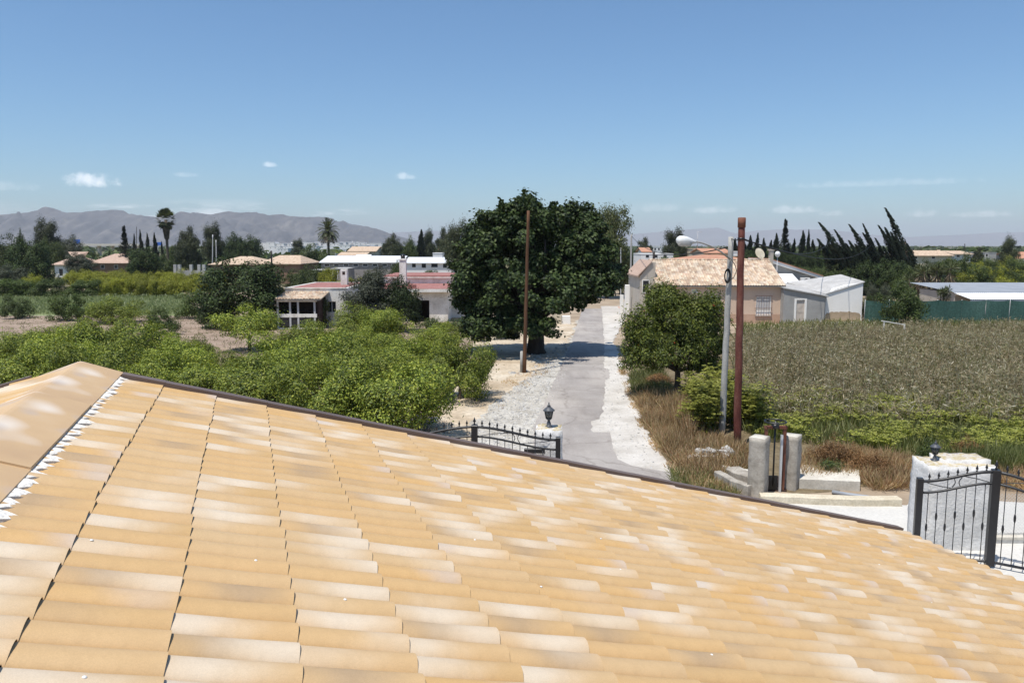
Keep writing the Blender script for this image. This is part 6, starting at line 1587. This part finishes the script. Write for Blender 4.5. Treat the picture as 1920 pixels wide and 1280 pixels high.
o = cl_.build('chain_link', MT['alu'], bw); o['kind'] = 'stuff'
for k in range(4): MB().tube([(bw0+.1+k*1.9,.11,zc0),(bw0+.1+k*1.9,.11,zc1+.03)], .024, 7).build('post', MT['alu'], bw)
# --- poles
def pole(name, label, cat, px_b, py_b, px_t, py_t, wpx_b, wpx_t, material, n=12):
    b = G(px_b, py_b); zt_ = Z(py_t, b.y); xt = X(px_t, b.y, py_t); rb, rt_ = M(wpx_b, b.y)/2, M(wpx_t, b.y)/2
    r = thing(name, label, cat, b); k = 14
    rng = np.random.default_rng(int(px_b))
    pts = [(q*(xt-b.x)+rng.normal(0,.006), rng.normal(0,.006), -.1*(q == 0)+zt_*q) for q in np.linspace(0,1,k)]
    MB().tube(pts, list(np.linspace(rb,rt_,k)), n).build('pole', material, r)
    return r, Vector((xt, b.y, zt_)), rb, rt_
rpole, rtop, _, rr0 = pole('utility_pole', 'rusty dark red pole right of the grey concrete one', 'pole', 1382, 838, 1391, 412, 15, 12.5, MT['redpole'])
h_ = rtop.z
MB().lathe([(rr0+.012,0),(rr0+.012,.06)], 12, c=(rtop.x-rpole.location.x, 0, h_-.62)).build('band', MT['black'], rpole); MB().lathe([(rr0+.02,0),(rr0+.02,.30),(rr0-.02,.31)], 12, c=(rtop.x-rpole.location.x, 0, h_-.24)).build('cap', MT['rust'], rpole)
gpole, gtop, _, _ = pole('street_lamp', 'grey concrete pole with a white street lamp arm reaching left', 'street lamp', 1353, 814, 1371, 444, 13, 10, MT['greypole'], 8)
gl = gpole.location
def gl_pt(px, py, dy=0): Y = gl.y+dy; return Vector((X(px,Y,py)-gl.x, dy, Z(py,Y)))
arm = [gl_pt(1369,486,-.12), gl_pt(1352,472,-.3), gl_pt(1336,463,-.55), gl_pt(1318,456,-.8), gl_pt(1302,452,-1.0)]
arm_o = MB().tube(arm, [.03,.028,.026,.025,.03], 7).build('arm', MT['greypole'], gpole)
a0, a1 = gl_pt(1303,453.5,-1.0), gl_pt(1269,450,-1.2); L = (a1-a0).length
sh_ = MB(); q4 = (a1-a0).normalized().to_track_quat('Z','Y').to_matrix().to_4x4(); q4.translation = a0
prof = [(.035,-.05),(.05,.02),(.09,.14),(.135,.30),(.155,.45),(.14,.58),(.09,.66),(.02,.68)]
o0 = len(sh_.v); sh_.lathe([(r_*1.05, z_*L/.68) for r_, z_ in prof], 14); sh_.v = [tuple(q4@Vector(v)) for v in sh_.v]
hd = sh_.build('lamp_head', MT['lampwhite'], gpole)
bz = MB().lathe([(.10,.16*L/.68),(.128,.30*L/.68),(.140,.45*L/.68),(.12,.58*L/.68),(.03,.62*L/.68)], 14); dn = Matrix.Translation((0,0,-.055)); bz.v = [tuple(dn@q4@Vector(v)) for v in bz.v]; bz.build('diffuser', MT['alu'], hd)
MB().tube([gl_pt(1371,486,-.14), gl_pt(1378,496,-.2), gl_pt(1381,508,-.2), gl_pt(1376,520,-.16), gl_pt(1368,526,-.14)], .012, 5).build('cable_loop', MT['cable'], gpole)
cbm = MB()
for k in range(5):
    pts = [gl_pt(1364,506,-.15)+Vector((math.sin(a)*.09*(.8+.1*k), -.01*k, math.cos(a)*.22*(.8+.08*k)-.2)) for a in np.linspace(0,6.28,15)]; cbm.tube(pts, .010, 4)
o = cbm.build('cable_coil', MT['cable'], gpole)
lpole, ltop, _, _ = pole('utility_pole', 'brown timber pole in front of the big tree', 'pole', 983, 699, 991, 395, 7.5, 5.5, MT['woodpole'])
MB().lathe([(.085,0),(.085,1.1),(.02,1.13)], 10, c=(-.13,.08,0)).build('stub', MT['greypole'], lpole)
rocks('footing', rg, np.array([(rg.normal(0,.35), rg.normal(0,.25)) for _ in range(14)]), .08, .2, MT['stone'], None, lpole)
pole('lane_pole', 'tall pale grey pole beside the lane left of the tiled house', 'pole', 1182, 577, 1184, 440, 4.2, 3.0, MT['greypole'], 8)
pole('lane_pole', 'short dark pole at the road gable of the tiled house', 'pole', 1224, 590, 1226, 472, 5, 4.5, MT['darkpole'], 8)
pole('wire_pole', 'dark wire pole left of the glazed porch', 'pole', 512, 612, 509, 470, 4, 3, MT['darkpole'], 8)
pole('wire_pole', 'thin pale pole left of the second round pine', 'pole', 398, 524, 399, 440, 2.2, 1.8, MT['alu'], 6); pole('wire_pole', 'shorter thin pale pole right of its taller neighbour', 'pole', 406, 524, 405, 450, 2, 1.8, MT['alu'], 6)
pole('wire_pole', 'thin grey pole rising over the long grey warehouse', 'pole', 663, 508, 661, 452, 2, 1.6, MT['alu'], 6); pole('wire_pole', 'thin pole between the white warehouse and the potted chimney', 'pole', 727, 512, 726, 450, 2, 1.6, MT['alu'], 6)
pole('wire_pole', 'thin pole right of the tall olive green pine', 'pole', 1164, 575, 1164, 465, 1.8, 1.6, MT['alu'], 6)
pole('wire_pole', 'thin pole right of the tallest bent cypress', 'pole', 1681, 520, 1680, 453, 1.8, 1.5, MT['darkpole'], 6); pole('wire_pole', 'thin pole over the tan roofed house on the right horizon', 'pole', 1810, 510, 1809, 457, 1.8, 1.5, MT['darkpole'], 6)
pole('wire_pole', 'thin mast between the cypresses left of the fan palm', 'pole', 256, 520, 256, 425, 1.4, 1.0, MT['darkpole'], 6)
gb_ = thing('globe_lamp', 'white globe lamp on a thin post behind the tiled house', 'lamp', (X(1454,70), 70, 0))
MB().tube([(0,0,0),(0,0,Z(481,70))], .035, 7).build('post', MT['alu'], gb_); zz_ = Z(481,70)
MB().lathe([(.06,-.05),(.18,.04),(.235,.18),(.24,.26),(.2,.38),(.1,.46),(.02,.48)], 14, c=(0,0,zz_)).build('globe', MT['lampwhite'], gb_)
an_ = thing('antenna', 'television antenna mast beyond the street lamp', 'antenna', (X(1306,130), 130, Z(470,130)))
za = Z(434,130)-Z(470,130); MB().tube([(0,0,0),(0,0,za)], .05, 6).build('mast', MT['alu'], an_)
m = MB().tube([(-.15,0,za-.1),(.75,0,za-.1)], .03, 5)
for i in range(6): m.tube([(-.05+i*.14,-.3,za-.1),(-.05+i*.14,.3,za-.1)], .015, 4)
m.build('boom', MT['alu'], an_)
# --- cables
def cable(label, a, b, sag, r_=.011):
    a, b = Vector(a), Vector(b); pts = [a.lerp(b,q)-Vector((0,0,sag*4*q*(1-q))) for q in np.linspace(0,1,25)]
    o = MB().tube(pts, r_, 5).build('overhead_cable', MT['cable']); tag(o, label, 'cable'); return o
g_t = Vector((gtop.x,gtop.y,gtop.z-.06)); r_t = Vector((rtop.x,rtop.y-.1,h_-.58)); fp = G(1182,577)
cable('thin cable from the lane pole to the grey concrete pole', (X(1184,fp.y,440),fp.y,Z(442,fp.y)), g_t+Vector((-.07,0,-.28)), .9, .022)
cable('short cable between the grey pole top and the red pole', g_t, r_t, .05, .016)
cable('cable running right from the red pole towards the cypresses', r_t, (X(1560,90,450),90,Z(448,90)), 1.0, .024)
cable('second cable running right from the red pole', r_t+Vector((.1,.05,-.05)), (X(1640,110,450),110,Z(452,110)), 1.4, .024)
# --- sluice gate and basin
pa, pb = G(1420,930), G(1481,915)
def cpost(px, p, wpx, pyt, label, seed):
    r = thing('concrete_post', label, 'post', p); w2 = M(wpx,p.y)/2/1.25
    rng = np.random.default_rng(seed); zt_ = Z(pyt,p.y); m4 = Matrix.Rotation(math.radians(-38), 4, 'Z')
    me = rough_block(-w2,w2,-w2,w2,zt_,seed,.003); me.materials[0] = MT['concrete']; me.materials[1] = MT['concrete_pale']
    ob('shaft', me, r, None, (0,0,math.radians(-38))); return zt_
za = cpost(1420, pa, 38, 818, 'weathered square concrete post left of the handwheel', 11)
zb_ = cpost(1481, pb, 36, 815, 'weathered square concrete post right of the handwheel', 12)
Ys = (pa.y+pb.y)/2+.12
sg_ = thing('sluice_gate', 'rusty sluice frame with a black handwheel between two concrete posts', 'sluice gate', (X(1452,Ys), Ys, 0)); cx_s = X(1452,Ys)
zf = Z(803,Ys)
MB().box(X(1433,Ys)-cx_s, X(1438,Ys)-cx_s, -.04,.04, .1, zf).build('upright', MT['rust'], sg_); MB().box(X(1467,Ys)-cx_s, X(1473,Ys)-cx_s, -.04,.04, .0, zf).build('upright', MT['rust'], sg_)
MB().box(X(1461,Ys)-cx_s, X(1465,Ys)-cx_s, -.12,-.06, .0, zf-.15).build('guide', MT['alu'], sg_)
MB().box(X(1432,Ys)-cx_s, X(1474,Ys)-cx_s, -.06,.06, zf+.001, zf+.07).build('crossbar', MT['rust'], sg_)
MB().tube([(0,0,.15),(0,0,zf+.2)], .025, 8).build('spindle', MT['black'], sg_)
MB().box(X(1438,Ys)-cx_s+.01, X(1461,Ys)-cx_s-.01, -.015,.015, .0, .42).build('gate_plate', MT['black'], sg_)
wr = M(40,Ys)/2; wz = Z(790,Ys)
hw = MB().tube([(wr*math.cos(a), wr*math.sin(a), wz) for a in np.linspace(0,2*math.pi,29)], .02, 6, cap=False).build('handwheel', MT['black'], sg_)
for k in range(4): a = k*math.pi/2+.5; MB().tube([(0,0,wz-.05),(wr*math.cos(a)*.5,wr*math.sin(a)*.5,wz-.04),(wr*math.cos(a),wr*math.sin(a),wz)], .013, 5).build('spoke', MT['black'], hw)
MB().lathe([(.12,-.12),(.09,-.02),(.04,0)], 10, c=(0,0,wz-.05)).build('hub', MT['black'], hw)
# basin walls
bs = thing('sluice_basin', 'low pale concrete basin walls around the sluice', 'basin', (pa.x, pa.y, 0)); bo = Vector((pa.x,pa.y,0))
def wallseg(name, pxs, wid, hgt, material, off=0.0, seed=1):
    pts = [G(*q)-bo for q in pxs]; m = MB(); n = len(pts); rng = np.random.default_rng(seed)
    # subdivide for slight wobble
    P = []
    for i in range(n-1):
        k = max(2, int((pts[i+1]-pts[i]).length/.25))
        for q in range(k): P.append(pts[i].lerp(pts[i+1], q/k))
    P.append(pts[-1]); n = len(P)
    vs_ = []
    for i, p in enumerate(P):
        t = (P[min(i+1,n-1)]-P[max(i-1,0)]).normalized(); s_ = Vector((-t.y,t.x,0)); j = rng.normal(0,.008,3)
        b = .02
        for w_, zz in ((0,0),(0,hgt-b),(b,hgt),(wid-b,hgt),(wid,hgt-b),(wid,0)): vs_.append(tuple(p+s_*(w_+j[0])+Vector((0,0,max(0,zz+(j[1] if zz else 0))))))
    fs = [(i*6+a, i*6+a+1, (i+1)*6+a+1, (i+1)*6+a) for i in range(n-1) for a in range(5)] + [(0,1,2,3,4,5), tuple((n-1)*6+a for a in (5,4,3,2,1,0))]
    m.add(vs_, fs); return m.build(name, material, bs)
wallseg('left_wall', [(1338,905),(1352,912),(1368,922),(1402,934)], .22, .33, MT['concrete'], seed=1)
wallseg('inner_ledge', [(1356,892),(1375,903),(1408,912)], .5, .26, MT['concrete'], seed=2)
MB().box(0,1,0,1,0,1)
def slab(name, pxs, hgt, material):
    pts = [G(*q)-bo for q in pxs]; n = len(pts); m = MB(); v = [(p.x,p.y,0) for p in pts]+[(p.x,p.y,hgt) for p in pts]
    m.add(v, [tuple(range(n,2*n)), tuple(range(n-1,-1,-1))]+[(i,(i+1)%n,(i+1)%n+n,i+n) for i in range(n)]); return m.build(name, material, bs)
slab('back_slab', [(1498,916),(1612,921),(1610,897),(1560,891),(1498,888)], .27, MT['concrete_pale'])
slab('left_slab', [(1370,899),(1412,912),(1412,894),(1352,884)], .2, MT['concrete_pale'])
slab('channel_floor', [(1440,920),(1475,922),(1475,895),(1440,893)], .03, MT['darkroom'])
kb = thing('kerb', 'long low cream kerb along the white yard', 'kerb', (pa.x, pa.y-.2, 0)); bs_old, bo_old = bs, bo; bs, bo = kb, Vector((pa.x,pa.y-.2,0))
wallseg('body', [(1426,942),(1500,946),(1600,950),(1690,950)], .3, .2, MT['kerb'], seed=3)
# rubble pile of white stones
st = thing('stone_pile', 'little wall of white broken stones in the dry grass', 'stone pile', G(1335,858)); so = st.location
srng = np.random.default_rng(6)
for i in range(40):
    p = G(srng.uniform(1297,1376), srng.uniform(848,864))-so; s_ = srng.uniform(.07,.15); m = MB(); lv = 0 if i < 28 else s_*1.0
    m.bevbox(-s_*1.2,s_*1.2,-s_*.8,s_*.8,0,s_*1.1,s_*.25, jit=s_*.22, rng=srng); m.build('stone', MT['stone'], st, (p.x,p.y,lv), (srng.normal(0,.15),srng.normal(0,.15),srng.uniform(0,3)))
# fallen white plank and pipe
pl = thing('plank', 'white plank lying tilted at the far edge of the stalk field', 'plank', (X(1678,55), 55, 0))
a_, b_ = Vector((X(1656,55)-pl.location.x, .2, Z(602.5,55))), Vector((X(1698,55)-pl.location.x, -.2, Z(609.5,55)))
q = (b_-a_); ang = math.atan2(q.z, q.x); MB().box(0,q.length,-.1,.1,0,.05, mat=Matrix.Translation(a_)@Matrix.Rotation(-ang,4,'Y')).build('board', MT['white'], pl)
MB().box(a_.x+.1,a_.x+.2,.12,.22,0,a_.z-.03).box(b_.x-.2,b_.x-.1,-.25,-.15,0,b_.z-.0).build('trestle', MT['white_old'], pl)
pi_ = thing('pipe', 'grey plastic pipe lying beside the cream kerb', 'pipe', G(1590,932)); pa_ = [G(1560,926)-pi_.location, G(1590,931)-pi_.location, G(1640,938)-pi_.location, G(1680,944)-pi_.location]
MB().tube([p+Vector((0,0,.06)) for p in pa_], .055, 8).build('tube', MT['greysheet'], pi_)
# items in front of the annex: white gate posts and a parked-up clutter of pots along the lane
wv = thing('garden_wall', 'low white wall in front of the annex by the lane', 'wall', (X(1182,72), 72, 0)); 
MB().box(-.9, .8, 0, .2, 0, Z(566,72)).build('panel', MT['white'], wv); MB().box(-.95,-.65,-.06,.26,0,Z(553,72)).build('post', MT['white'], wv)
gb2 = thing('white_post', 'white gate post on the lane beside the annex', 'post', (X(1176,70), 70, 0)); MB().bevbox(-.2,.2,0,.35,0,Z(534,70),.03).build('shaft', MT['white'], gb2)
rw = thing('roadside_wall', 'short tan wall end seen under the big tree', 'wall', (X(1045,64), 64, 0)); MB().bevbox(-.35,.35,0,.4,0,1.0,.04).build('block', MT['kerb'], rw); MB().bevbox(.37,1.1,.1,.4,0,.7,.04).build('cap_block', MT['white'], rw)
